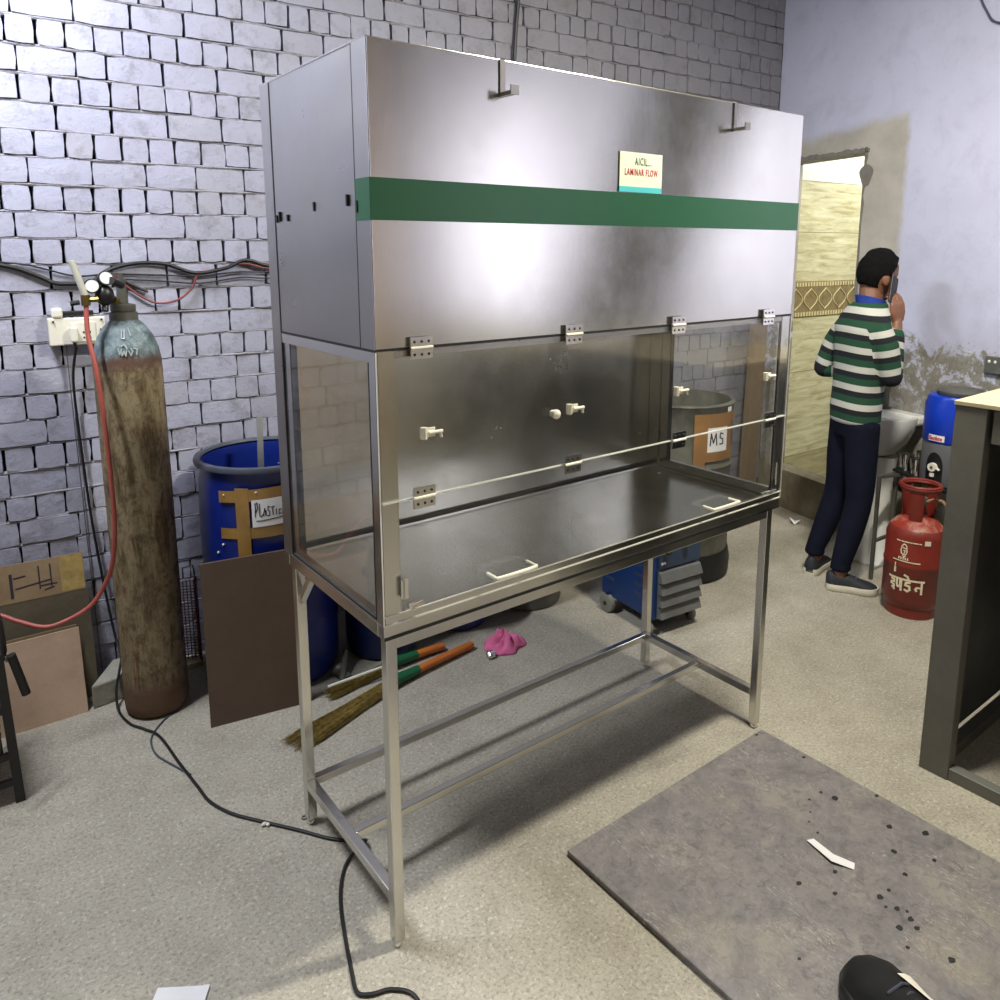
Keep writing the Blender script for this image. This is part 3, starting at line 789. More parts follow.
b = MB(); wall_box(b, -.026, -.002, 1.374, 1.43, .0492, .075); part('plug_body', b, M['white'], pl, bevel=.006)
b = MB(); o = V((A.x, A.y, 0)) + wx * -.014 + wn * .062; b.tube([o + V((0, 0, 1.375)), o + V((0, 0, 1.358))], .006, 8); part('strain_relief', b, M['black'], pl)
b = MB(); wall_box(b, -.045, .060, 1.468, 1.486, .008, .03); single('black_adaptor', b, M['black'], 'flat black adaptor resting on top of the switchboard', 'adaptor', bevel=.004)
# black cord from the plug, down the wall, across the floor, through the stand
cw = [(-.306, 1.752, 1.356), (-.322, 1.785, 1.226), (-.318, 1.792, .993), (-.306, 1.792, .671), (-.286, 1.772, .373), (-.273, 1.73, .20), (-.270, 1.66, .155), (-.290, 1.612, .115), (-.312, 1.575, .06), (-.318, 1.52, .006), (-.302, 1.41, .005), (-.268, 1.345, .005), (-.235, 1.264, .005), (-.219, 1.068, .005), (-.204, .915, .005), (-.194, .822, .005), (-.156, .727, .005), (-.095, .639, .005), (-.018, .534, .005), (.039, .451, .005), (.09, .40, .005), (.115, .375, .012), (.10, .35, .03), (.075, .355, .012), (.035, .335, .005), (-.007, .281, .005), (-.043, .207, .005), (-.078, .104, .005), (-.103, .022, .005), (-.115, -.03, .005), (-.09, -.055, .006), (-.05, -.07, .005), (-.015, -.11, .005), (-.02, -.17, .005), (-.06, -.30, .005)]
b = MB(); b.tube(crom(cw, 6), .0048, 8); single('power_cord', b, M['black'], 'black power cord running from the switchboard down the wall and across the floor', 'cord', smooth=True)
b = MB(); b.tube(crom([(-.205, .99, .004), (-.24, 1.08, .004), (-.267, 1.157, .004), (-.271, 1.222, .004), (-.255, 1.29, .0035), (-.20, 1.36, .0035), (-.12, 1.42, .0035)], 6), .0032, 6)
single('thin_wire', b, M['rim'], 'thin grey wire curling off the black cord in front of the cylinder', 'wire', smooth=True)
b = MB(); b.tube(crom([(-.332, 1.800, 1.36), (-.331, 1.803, 1.149), (-.328, 1.803, .755), (-.325, 1.803, .34), (-.322, 1.801, .12), (-.321, 1.80, .01)], 5), .0022, 6)
single('wall_wire', b, M['mach_grey'], 'grey wire dropping down the brick wall beside the black cord', 'wire', smooth=True)
# cables strung along the brick wall
off = lambda pts, d: [(p[0] - .0514 * d, p[1] - .9987 * d, p[2]) for p in pts]
def wcable(pts, r_, m, label, d=.012):
    b = MB(); b.tube(crom(off(pts, d), 6), r_, 7); single('wall_cable', b, m, label, 'cable', 'cables strung along the brick wall', smooth=True)
wcable([(-1.1, 1.85, 1.74), (-.8, 1.84, 1.70), (-.508, 1.825, 1.656), (-.405, 1.819, 1.619), (-.345, 1.816, 1.589), (-.28, 1.813, 1.585), (-.22, 1.81, 1.58), (-.18, 1.808, 1.605)], .0085, M['black'], 'thick black cable sagging along the wall left of the cylinder regulator')
wcable([(-.22, 1.81, 1.592), (-.166, 1.807, 1.633), (-.07, 1.802, 1.657), (.038, 1.796, 1.653), (.147, 1.791, 1.617), (.266, 1.785, 1.635), (.349, 1.78, 1.666), (.443, 1.776, 1.641), (.6, 1.768, 1.63), (.9, 1.75, 1.66), (1.3, 1.73, 1.64)], .008, M['black'], 'thick black cable arching along the wall between cylinder and cabinet')
wcable([(-1.1, 1.85, 1.72), (-.507, 1.824, 1.666), (-.387, 1.818, 1.644), (-.278, 1.813, 1.613), (-.16, 1.807, 1.618), (.016, 1.798, 1.611), (.166, 1.79, 1.604), (.305, 1.783, 1.618), (.442, 1.776, 1.616), (.8, 1.76, 1.61)], .0035, M['black'], 'upper thin dark wire running straight along the brick wall', .010)
wcable([(-.134, 1.805, 1.599), (.014, 1.798, 1.588), (.164, 1.79, 1.576), (.325, 1.782, 1.596), (.441, 1.776, 1.591), (.8, 1.76, 1.6)], .0032, M['black'], 'lower thin dark wire running along the brick wall', .010)
wcable([(-.155, 1.806, 1.618), (-.135, 1.805, 1.595), (-.062, 1.802, 1.532), (.001, 1.798, 1.502), (.076, 1.794, 1.515), (.132, 1.792, 1.561), (.159, 1.79, 1.615), (.24, 1.786, 1.628), (.34, 1.781, 1.652), (.443, 1.776, 1.63), (.7, 1.763, 1.61)], .004, M['red_cable'], 'red wire hanging in a loop on the brick wall', .013)
wcable([(-.16, 1.807, 1.622), (-.094, 1.803, 1.579), (-.035, 1.80, 1.548)], .006, M['black'], 'short black cable end sticking down on the wall right of the regulator')
b = MB(); b.tube(crom([(1.74, 1.692, 3.2), (1.725, 1.692, 2.902), (1.713, 1.692, 2.786), (1.700, 1.692, 2.60), (1.69, 1.692, 2.3)], 5), .009, 7)
single('wall_cable', b, M['black'], 'black cable running straight down the brick wall above the cabinet', 'cable', smooth=True)

# blue drum labelled on paper
dx, dy, dr = .285, 1.502, .262
dm = thing('plastic_drum', 'open blue plastic drum with a taped handwritten paper, behind the brown board', 'drum', (dx, dy, 0))
b = MB(); b.lathe([(.20, .0), (dr - .02, .006), (dr - .006, .03), (dr - .003, .25), (dr - .010, .265), (dr - .003, .28), (dr - .003, .62), (dr - .008, .80), (dr - .016, .87), (dr - .012, .90), (dr - .028, .90), (dr - .034, .86), (dr - .02, .60), (dr - .02, .03), (.2, .02)], (dx, dy, 0), 64, cap=True)
part('shell', b, M['blue_plastic'], dm, smooth=True, angle=50)
b = MB(); b.lathe([(dr - .012, .896), (dr + .004, .898), (dr + .006, .908), (dr + .002, .917), (dr - .018, .918), (dr - .022, .908)], (dx, dy, 0), 64, cap=False); part('rim', b, M['rim'], dm, smooth=True, label='grey rim')
def on_drum(ox, oy, rr):
    return lambda u, v, h: V((ox + (rr + .0008 * h) * math.cos(u), oy + (rr + .0008 * h) * math.sin(u), v))
def wrap(mb, ox, oy, rr, a0, a1, z0, z1, n=16, tilt=0):
    g = []
    for i in range(n + 1):
        a = a0 + (a1 - a0) * i / n; dz = tilt * (i / n - .5)
        g += [(ox + rr * math.cos(a), oy + rr * math.sin(a), z0 + dz), (ox + rr * math.cos(a), oy + rr * math.sin(a), z1 + dz)]
    mb.add(g, [(2 * i, 2 * i + 2, 2 * i + 3, 2 * i + 1) for i in range(n)])
an = lambda px: px   # angles measured round the drum
a0 = math.radians(205); a1 = math.radians(298)
b = MB(); wrap(b, dx, dy, dr + .0015, math.radians(210), math.radians(301), .80, .845, 20, .03); wrap(b, dx, dy, dr + .001, math.radians(210), math.radians(301), .655, .697, 20, .02)
wrap(b, dx, dy, dr + .0022, math.radians(225), math.radians(236), .56, .845, 6)
part('brown_tape', b, M['tape'], dm)
b = MB(); wrap(b, dx, dy, dr + .003, math.radians(238), math.radians(279), .700, .805, 14, .012); pp = part('paper_label', b, M['paper'], dm, label='white paper with handwriting')
b = MB()
L = lambda pts, ox: [(math.radians(240 + (ox + x) * .76), .735 + y * .045) for x, y in pts]
ribbon(b, [L([(0, 0), (.8, .8), (.4, 1.1), (2.5, 1.2), (3, .7), (1, .4)], .5), L([(0, 1.1), (-.3, .1), (1.5, 0), (3.2, .2)], 5.5),
           L([(0, .1), (1.6, .7), (2.6, .1), (2.8, .5)], 9), L([(2.6, .8), (1.0, .85), (.7, .55), (2.4, .4), (2.2, .08), (.2, .06)], 13), L([(0, .75), (3.4, .8), (1.6, .75), (1.7, .1)], 17), L([(0, .1), (.3, .55)], 22), L([(2.6, .5), (.6, .5), (.4, .1), (3.4, .15)], 24.5),
           L([(0, -.35), (5, -.36), (12, -.28), (18, -.22), (27, -.15)], 2)], .0034, on_drum(dx, dy, dr + .0036), dr)
part('handwriting', b, M['ink'], pp)
b = MB()
for a, z in ((211, .62), (205, .585), (215, .815), (242, .828)): b.sphere((dx + (dr) * math.cos(math.radians(a)), dy + dr * math.sin(math.radians(a)), z), (.005, .005, .005), 8, 6)
pieces('white_speck', b, M['white'], dm)
b = MB(); m = Matrix.Translation((.245, 1.50, .08)) @ Matrix.Rotation(math.radians(-4), 4, 'X') @ Matrix.Rotation(math.radians(3), 4, 'Y')
b.box(-.012, -.002, 0, .012, .002, .97, m); b.box(.010, 0, 0, .012, .018, .97, m)
single('metal_strip', b, M['galv_lt'], 'grey metal angle strip standing inside the open blue drum', 'metal strip')
b = MB(); rr = random.Random(2); g = []
for i in range(5):
    for j in range(4): g.append((.255 + i * .012, 1.247 + j * .014 - i * .001, .921 + rr.uniform(0, .012)))
b.add(g, [(i * 4 + j, i * 4 + 4 + j, i * 4 + 5 + j, i * 4 + 1 + j) for i in range(4) for j in range(3)])
b2 = MB(); b2.add(b.v, b.f); w_ = single('wrapper', b2, M['foil'], 'crumpled shiny wrapper lying on the rim of the blue drum', 'wrapper')
so = w_.modifiers.new('thick', 'SOLIDIFY'); so.thickness = .002

# brown board leaning on the drum
b = MB(); P0, P1 = V((-.073, 1.212, 0)), V((.275, 1.150, 0)); top = V((.012, .035, .612)); th = V((.02, .10, 0)).normalized() * .009
vs = [P0, P1, P1 + top, P0 + top]; b.add([p for p in vs] + [p + th for p in vs], [(0, 1, 2, 3), (7, 6, 5, 4), (0, 4, 5, 1), (1, 5, 6, 2), (2, 6, 7, 3), (3, 7, 4, 0)])
single('brown_board', b, M['board'], 'dark brown laminate board leaning against the blue drum', 'board', origin=(.08, 1.2, 0))
# cardboard
cb = thing('cardboard_box', 'flattened cardboard carton with a pinkish front on the floor at the left wall', 'cardboard box', (-.7, 1.65, 0))
b = MB(); m = Matrix.Translation((-.408, 1.597, 0)) @ Matrix.Rotation(math.radians(-1), 4, 'Z') @ Matrix.Rotation(math.radians(-6), 4, 'X')
b.box(-.62, 0, 0, 0, .004, .330, m); part('front_face', b, M['card_pink'], cb, label='pinkish front face')
b = MB(); b.box(-.62, .075, 0, 0, .079, .318, m); b.box(-.004, .004, 0, 0, .075, .24, m); b.box(-.62, .004, 0, -.616, .075, .3, m); b.box(-.62, .004, 0, 0, .075, .004, m)
part('carton_body', b, M['card'], cb)
cs = thing('cardboard_sheet', 'tall cardboard sheet with dark pen marks leaning on the wall behind the carton', 'cardboard sheet', (-.7, 1.75, 0))
m = Matrix.Translation((-.352, 1.70, 0)) @ Matrix.Rotation(math.radians(-4), 4, 'Z') @ Matrix.Rotation(math.radians(-7.5), 4, 'X')
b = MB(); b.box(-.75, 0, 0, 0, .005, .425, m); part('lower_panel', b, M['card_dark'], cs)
b = MB(); b.box(-.75, -.001, .425, -.006, .005, .568, m); up_ = part('upper_panel', b, M['card'], cs)
b = MB(); b.box(-.085, -.0018, .43, -.008, -.001, .566, m); part('shiny_tape', b, plain('clear_tape', rgb(170, 146, 92), .2, 0, .3, 30), up_)
b = MB(); mk = lambda u, v, h: m @ V((u, -.0012 - .0006 * h, v))
ribbon(b, [[(-.245, .445), (-.245, .53)]], .010, mk)
ribbon(b, [[(-.235, .515), (-.20, .518)], [(-.232, .475), (-.12, .487)], [(-.155, .46), (-.155, .545)], [(-.117, .462), (-.117, .545)], [(-.15, .47), (-.10, .47)], [(-.14, .452), (-.11, .458)]], .005, mk)
part('pen_marks', b, M['ink'], up_)
# block, grille
b = MB(); b.prism([(-.392, 1.600), (-.20, 1.618), (-.10, 1.69), (-.20, 1.765), (-.285, 1.768)], 0, .094)
single('concrete_block', b, M['concrete_blk'], 'pale rough concrete block on the floor behind the gas cylinder', 'block', bevel=.006, origin=(-.27, 1.65, 0))
gr = thing('wire_grille', 'rusty wire condenser grille standing between cylinder and blue drum', 'grille', (0, 1.70, 0))
m = Matrix.Translation((.0, 1.705, .0)) @ Matrix.Rotation(math.radians(-12), 4, 'Z')
b = MB()
z = .05
while z < .37: b.tube([m @ V((-.06, -.012, z)), m @ V((.030, -.012, z - .012))], .0022, 5); z += .0125
x = -.055
while x < .03: b.tube([m @ V((x, -.004, .03)), m @ V((x, -.004, .375))], .0025, 5); x += .014
part('wires', b, M['rust'], gr)
b = MB(); b.tube([m @ V(p) for p in ((-.065, 0, .015), (.036, 0, .015), (.036, 0, .385), (-.065, 0, .385), (-.065, 0, .015))], .006, 6); part('frame', b, M['rust'], gr)
b = MB(); b.tube([m @ V(p) for p in ((-.01, 0, .385), (-.01, 0, .43), (.03, 0, .435), (.034, 0, .39))], .004, 6); part('bent_rod', b, M['galv'], gr)
b = MB(); b.box(-.09, 1.672, 0, .028, 1.74, .022); single('wooden_batten', b, M['ply'], 'pale batten on the floor under the wire grille', 'batten')

# black metal chair at the left edge
ch = thing('metal_chair', 'black steel framed chair at the left edge of the picture', 'chair', (-.9, 1.25, 0))
bk = M['black_paint']
for x, y in ((-.665, 1.20), (-1.12, 1.20), (-.70, 1.46), (-1.10, 1.46)):
    part('leg', bar((x, y, 0), (x + (.012 if x < -.8 else -.012), y, .50), .026, .026), bk, ch)
b = MB(); b.box(-1.12, 1.19, .30, -.665, 1.48, .335); part('seat', b, M['black'], ch, bevel=.01)
b = MB()
for z in (.06, .15): b.box(-1.11, 1.192, z, -.675, 1.208, z + .02)
for k in range(7): b.tube([(-.715, 1.19, .10 + k * .03), (-.69, 1.46, .10 + k * .03)], .004, 6)
part('lower_rails', b, bk, ch)
b = MB(); b.tube([(-.645, 1.17, .50), (-.618, 1.17, .362)], .013, 10); part('armrest_pad', b, M['black'], ch, smooth=True)
b = MB(); b.tube(crom([(-.66, 1.2, .50), (-.665, 1.21, .62), (-.70, 1.3, .74), (-.72, 1.44, .80)], 5), .008, 8); b.tube(crom([(-1.13, 1.2, .50), (-1.12, 1.21, .62), (-1.1, 1.3, .74), (-1.09, 1.44, .80)], 5), .008, 8); b.box(-.69, 1.195, .475, -.655, 1.46, .5); b.tube([(-.72, 1.44, .8), (-1.09, 1.44, .8)], .008, 8); part('arm_frame', b, bk, ch, smooth=True)
b = MB(); b.box(-.66, 1.188, .472, -.642, 1.20, .49); part('bolt_plate', b, M['rail_grey'], ch)
# ------------------------------------------------------------------ under and behind the cabinet
b = MB(); b.lathe([(.12, 0), (.148, .012), (.156, .05), (.160, .30), (.165, .55), (.158, .55), (.150, .3), (.145, .05), (.12, .03)], (.715, 1.37, 0), 40)
single('blue_bucket', b, M['blue_dark'], 'dark blue plastic bucket on the floor behind the left end of the stand', 'bucket', smooth=True, origin=(.715, 1.37, 0), angle=50)
b = MB(); b.lathe([(.10, 0), (.135, .010), (.150, .035), (.205, .25), (.215, .255), (.200, .25), (.142, .04), (.12, .02)], (1.105, 1.37, 0), 40)
single('blue_basin', b, M['violet'], 'violet-blue plastic basin on the floor behind the stand, next to the pink cloth', 'basin', smooth=True, origin=(1.105, 1.37, 0), angle=50)
b = MB(); b.lathe([(.15, .0), (.178, .004), (.182, .02), (.178, .03), (.184, .05), (.190, .40), (.196, .41), (.186, .40), (.176, .05), (.15, .03)], (1.515, 1.375, 0), 44)
single('grey_tub', b, M['galv'], 'grey metal tub on the floor left of the blue machine', 'tub', smooth=True, origin=(1.515, 1.375, 0), angle=50)
def broom(tip, neck, end, label, wt, z0, bn, rnd_seed):
    root = thing('broom', label, 'broom', neck)
    tip, neck, end = V(tip), V(neck), V(end); d = (tip - neck); L = d.length; d.normalize(); side = V((-d.y, d.x, 0)).normalized()
    rn = random.Random(rnd_seed); b = MB()
    for i in range(bn):
        u = rn.uniform(-1, 1); h = rn.uniform(-1, 1); l = L * rn.uniform(.82, 1.05)
        p0 = neck + side * u * .018 + V((0, 0, h * .012))
        p1 = neck + d * l * .5 + side * u * wt * .55 + V((0, 0, h * .014 - .004))
        p2 = neck + d * l + side * u * wt + V((0, 0, h * .008))
        p2.z = max(.004, p2.z); p1.z = max(.004, p1.z)
        b.tube([p0, p1, p2], .0022, 3, radii=[.0026, .0024, .0008])
    part('bristles', b, M['straw'], root)
    dd = (end - neck).normalized(); g1 = neck + dd * .11
    b = MB(); b.tube([neck - dd * .035, neck + dd * .02, g1], .02, 12, radii=[.024, .021, .018]); part('grip_sleeve', b, M['grip'], root, smooth=True)
    b = MB(); b.tube([g1, end - dd * .01, end], .016, 12, radii=[.0165, .0165, .012]); part('handle', b, M['orange'], root, smooth=True)
broom((.125, .925, .012), (.60, 1.045, .028), (1.005, 1.10, .022), 'front broom of the two under the cabinet, with long orange handle', .055, 0, 260, 1)
broom((.345, 1.135, .012), (.655, 1.165, .03), (.90, 1.165, .022), 'rear broom of the two under the cabinet, half hidden by a leg', .035, 0, 140, 2)
b = MB(); b.tube([(.345, 1.125, .052), (.60, 1.125, .052)], .0055, 8); single('steel_rod', b, M['edge'], 'thin bright rod lying across the brooms under the cabinet', 'rod', smooth=True)
b = MB(); b.sphere((.455, 1.25, .028), (.034, .026, .028), 10, 7); b.box(.435, 1.185, 0, .475, 1.24, .03); b.tube([(.43, 1.18, .02), (.505, 1.30, .07)], .012, 8)
single('scrap_lump', b, M['galv'], 'small grey lump of scrap on the floor by the blue bucket', 'scrap', smooth=True, bevel=.004)
# pink cloth: crumpled sheet
b = MB(); g = []; NA, NR = 48, 14
for i in range(NR + 1):
    q = i / NR
    for j in range(NA):
        a = 2 * PI * j / NA
        rad = .078 * (1 + .28 * max(0, math.cos(a + .35)) ** 6 + .10 * math.sin(3 * a + 1) + .07 * math.sin(7 * a))
        x = 1.125 + q * rad * math.cos(a) * 1.12; y = 1.035 + q * rad * math.sin(a) * .95
        h = .058 * (1 - q ** 1.6) * (1 + .35 * math.sin(2 * a + 4)) + .012 * q * (1 - q) * 4 * math.sin(6 * a + 9 * q) + .018 * (1 - q) * mnoise.noise(V((x * 38, y * 38, 3)))
        g.append((x, y, max(.003, h + .003)))
b.add(g, [(i * NA + j, i * NA + (j + 1) % NA, (i + 1) * NA + (j + 1) % NA, (i + 1) * NA + j) for i in range(NR) for j in range(NA)])
o = single('pink_cloth', b, M['pink'], 'crumpled pink cloth on the floor beside the broom handle', 'cloth', smooth=True, origin=(1.13, 1.03, 0))
so = o.modifiers.new('thick', 'SOLIDIFY'); so.thickness = .003
b = MB(); b.sphere((1.025, .99, .016), (.024, .018, .016), 12, 8)
b.v = [tuple(V(p) * 1 + V((.006 * mnoise.noise(V(p) * 70), .006 * mnoise.noise(V(p) * 70 + V((9, 0, 0))), .005 * mnoise.noise(V(p) * 70 + V((0, 9, 0)))))) for p in b.v]
single('foil_ball', b, M['foil'], 'small crumpled foil ball on the floor in front of the pink cloth', 'foil', origin=(1.025, .99, 0))

# blue wheeled machine
mu = V((.995, -.10, 0)).normalized(); mA = V((1.705, .70, 0))
mv = V((-mu.y, mu.x, 0))
def mm(u, v, z): return mA + mu * u + mv * v + V((0, 0, z))
MW, ML, MH = .27, .36, .56
mc = thing('wheeled_machine', 'blue wheeled workshop machine with grey slanted louvres, behind the right end of the stand', 'machine', mA + mu * MW / 2 + mv * ML / 2)
mx = frame_mx(mA, mu, mv)
b = MB(); b.box(0, .0, .075, MW, ML, MH, mx); part('body', b, M['mach_blue'], mc, bevel=.006)
b = MB(); b.box(.022, -.012, .315, MW - .004, .0, MH - .02, mx); part('front_panel', b, M['mach_face'], mc)
b = MB()
for k in range(4):
    z = .082 + k * .056
    b.add([mx @ V(p) for p in ((.022, 0, z), (MW - .002, 0, z), (MW - .002, 0, z + .056), (.022, 0, z + .056), (.022, -.034, z + .004), (MW - .002, -.034, z + .004), (MW - .002, -.016, z + .046), (.022, -.016, z + .046))], [(0, 1, 5, 4), (4, 5, 6, 7), (7, 6, 2, 3), (0, 4, 7, 3), (1, 2, 6, 5)])
part('louvres', b, M['mach_grey'], mc, label='grey slanted louvres')
for u, z in ((.05, .40), (.165, .43)):
    b = MB(); b.cyl(mx @ V((u, -.012, z)), mx @ V((u, -.042, z)), .016, 14, .013); part('knob', b, M['black'], mc, smooth=True)
b = MB(); b.box(.03, -.014, .335, .055, -.011, .345, mx); part('small_tag', b, M['paper'], mc)
b = MB()
for vv in (.05, .26):
    for k in range(7): b.box(-.003, vv, .16 + k * .045, .001, vv + .075, .175 + k * .045, mx)
pieces('side_vent', b, M['mach_face'], mc)
for u, v, rr_ in ((-.012, .30, .045), (.0, .03, .03), (MW, .04, .030), (MW - .01, .30, .045)):
    b = MB(); c = mm(u, v, rr_); b.tube([c - mu * .014, c - mu * .010, c + mu * .010, c + mu * .014], rr_, 22, radii=[rr_ * .8, rr_, rr_, rr_ * .8]); wv = part('wheel', b, M['wheel'], mc, smooth=True)
    b = MB(); b.tube([c - mu * .018, c + mu * .018], .010, 10); b.box(-.01 + u, v - .012, rr_, .01 + u, v + .012, .09, mx); part('wheel_bracket', b, M['black_paint'], mc)

# grey drum with MS label seen through the side glass
gx, gy, gr_ = 2.415, 1.165, .262
gd = thing('grey_drum', 'dirty grey metal drum with an orange-taped MS paper, seen through the cabinet glass', 'drum', (gx, gy, 0))
b = MB(); b.lathe([(.23, 0), (gr_ - .02, .012), (gr_, .10), (gr_, .30), (gr_ + .008, .315), (gr_, .33), (gr_, .60), (gr_ + .008, .615), (gr_, .63), (gr_, .925), (gr_ + .007, .932), (gr_, .94), (gr_ - .014, .94), (gr_ - .014, .05), (.2, .04)], (gx, gy, 0), 56); part('shell', b, M['msdrum'], gd, smooth=True, angle=50)
b = MB(); b.lathe([(.25, .001), (gr_ + .012, .012), (gr_ + .016, .09), (gr_ + .004, .15), (gr_ + .002, .15), (gr_ + .002, .05)], (gx, gy, 0), 40, cap=False); part('black_base_wrap', b, M['black'], gd, smooth=True)
b = MB(); wrap(b, gx, gy, gr_ + .010, math.radians(236), math.radians(296), .845, .90); wrap(b, gx, gy, gr_ + .010, math.radians(234), math.radians(288), .655, .71); wrap(b, gx, gy, gr_ + .0105, math.radians(233), math.radians(246), .50, .90, 6); wrap(b, gx, gy, gr_ + .0115, math.radians(242), math.radians(284), .67, .87, 10); part('orange_tape', b, M['tape_o'], gd)
b = MB(); wrap(b, gx, gy, gr_ + .0125, math.radians(248), math.radians(275), .705, .83, 8); pp = part('paper_label', b, M['paper'], gd, label='white paper marked MS')
L2 = lambda pts: [(math.radians(250 + x), .74 + y * .06) for x, y in pts]
b = MB(); ribbon(b, [L2([(1, 0), (2, 1), (5, .2), (8, 1), (9.5, 0)]), L2([(18, .9), (14, 1), (13.5, .6), (18, .45), (18, .05), (13.5, .05)])], .0065, on_drum(gx, gy, gr_ + .0132), gr_); part('handwriting', b, M['ink'], pp)
b = MB(); wrap(b, gx, gy, gr_ + .0095, math.radians(276), math.radians(284), .87, .925, 3); part('paper_scrap', b, M['paper'], gd)
b = MB(); m = Matrix.Translation((3.515, 1.575, 0)) @ Matrix.Rotation(math.radians(1.5), 4, 'X')
b.box(0, -.02, 0, .17, -.004, 1.62, m); single('wooden_plank', b, M['wood'], 'brown wooden plank standing upright in the room corner behind the cabinet glass', 'plank', origin=(3.5, 1.6, 0))

# ------------------------------------------------------------------ wash basin corner
RX = V((-.245, -.97, 0)).normalized(); RNn = V((-.97, .245, 0)).normalized()   # along the wall, into the room
def rp(s, d, z): return CORN + RX * s + RNn * d + V((0, 0, z))
sk = thing('wash_basin', 'white ceramic wash basin on a pedestal at the right wall behind the person', 'wash basin', rp(1.10, .2, 0))
def ell_ring(s0, d0, z, a, bb, n=32): return [rp(s0 + a * math.cos(2 * PI * j / n), max(.004, d0 + bb * math.sin(2 * PI * j / n)), z) for j in range(n)]
b = MB()
prof = [(.06, .05, .60), (.11, .10, .625), (.155, .155, .685), (.185, .185, .76), (.196, .195, .815), (.194, .193, .828), (.178, .175, .828), (.16, .15, .815), (.12, .11, .725), (.06, .05, .685)]
b.rings([ell_ring(1.10, .19, z, a, bb) for a, bb, z in prof]); part('bowl', b, M['ceramic'], sk, smooth=True, angle=60)
b = MB(); vs = [rp(s, d, z) for s in (.88, 1.27) for d in (.004, .10) for z in (.78, .831)]; b.add(vs, [(0, 1, 3, 2), (4, 6, 7, 5), (0, 4, 5, 1), (2, 3, 7, 6), (0, 2, 6, 4), (1, 5, 7, 3)]); part('back_ledge', b, M['ceramic'], sk, bevel=.015)
b = MB(); b.rings([ell_ring(1.10, .17, z, a, a * .85, 24) for a, z in ((.125, 0), (.12, .02), (.102, .10), (.092, .30), (.098, .50), (.11, .60))]); part('pedestal', b, M['ceramic'], sk, smooth=True)
b = MB(); c = rp(1.03, .055, 0); b.tube([c + V((0, 0, .825)), c + V((0, 0, .84)), c + V((0, 0, .845)), c + V((0, 0, .95))], .02, 14, radii=[.03, .028, .014, .013]); b.tube([c + V((0, 0, .945)), c + RNn * .05 + V((0, 0, .965)), c + RNn * .11 + V((0, 0, .93))], .010, 10); b.tube([c + V((0, 0, .95)), c + V((0, 0, 1.0))], .02, 12, radii=[.012, .022]); part('tap', b, M['galv'], sk, smooth=True)
b = MB(); b.tube([rp(1.10, .17, .62), rp(1.14, .17, .48), rp(1.22, .10, .42), rp(1.23, .01, .42)], .018, 10); part('waste_pipe', b, M['black'], sk, smooth=True)

# metal table with water jug and tumblers
tz = .56; TP = [(3.050, .084), (3.255, .440), (3.440, .385), (3.28, -.12)]
tbt = thing('metal_table', 'low dark metal table beside the wash basin carrying the water jug', 'table', (3.28, .18, 0))
for x, y in ((3.25, .415), (3.42, .37), (3.28, -.09), (3.105, .055)): part('leg', bar((x, y, 0), (x, y, tz - .012), .018, .018), M['galv'], tbt)
part('leg', bar((3.080, .420, 0), (3.080, .420, tz), .016, .016), M['galv'], tbt)
b = MB()
for p, q_ in (((3.08, .42, tz - .004), (3.25, .415, tz - .014)), ((3.08, .42, tz - .004), (3.24, .39, tz - .014)), ((3.08, .42, .21), (3.25, .415, .21)), ((3.25, .415, .21), (3.42, .37, .21))):
    t = bar(p, q_, .014, .014); b.add(t.v, t.f)
part('frame', b, M['galv'], tbt)
b = MB(); b.prism(TP, tz - .008, tz + .008); part('table_top', b, M['black_paint'], tbt, bevel=.003)
tzt = tz + .008
jx, jy, JR = 3.205, .150, .122
jg = thing('water_jug', 'blue and grey insulated water jug with a white tap on the metal table', 'water jug', (jx, jy, tzt))
b = MB(); b.lathe([(JR - .016, tzt), (JR - .004, tzt + .006), (JR, tzt + .03), (JR, tzt + .205), (JR - .004, tzt + .215)], (jx, jy, 0), 40); part('lower_body', b, M['jug_grey'], jg, smooth=True, label='grey lower body')
b = MB(); b.lathe([(JR, tzt + .215), (JR + .004, tzt + .22), (JR + .003, tzt + .40), (JR - .004, tzt + .415), (JR - .004, tzt + .425), (JR - .012, tzt + .44), (.08, tzt + .444)], (jx, jy, 0), 40); part('upper_body', b, M['jug_blue'], jg, smooth=True, label='blue upper body')
b = MB(); b.lathe([(.098, tzt + .442), (.102, tzt + .447), (.102, tzt + .462), (.094, tzt + .470), (.05, tzt + .476)], (jx + .012, jy - .018, 0), 36); part('lid', b, M['galv'], jg, smooth=True, label='grey lid')
ja = math.atan2(-1.437 - jy, -.758 - jx) - .52
def on_jug(rr): return lambda u, v, h: V((jx + (rr + .001 * h) * math.cos(ja + u), jy + (rr + .001 * h) * math.sin(ja + u), v))
fj = on_jug(JR + .0005); b = MB(); n = 14
pts = [(.34 * math.cos(PI * k / n), tzt + .095 + .075 * math.sin(PI * k / n)) for k in range(n + 1)]
for k in range(n): b.add([fj(pts[k][0], pts[k][1], 1), fj(pts[k + 1][0], pts[k + 1][1], 1), fj(pts[k + 1][0], tzt + .008, 1), fj(pts[k][0], tzt + .008, 1)], [(0, 1, 2, 3)])
part('tap_recess', b, M['black'], jg)
d_ = V((math.cos(ja), math.sin(ja), 0)); sd = V((-d_.y, d_.x, 0)); c = V((jx, jy, tzt + .098)) + d_ * JR
b = MB(); b.tube([c, c + d_ * .018], .021, 18); tp = part('tap', b, M['white'], jg, smooth=True)
b = MB(); b.tube([c + d_ * .0185, c + d_ * .021], .007, 10); part('tap_button', b, M['jug_grey'], tp)
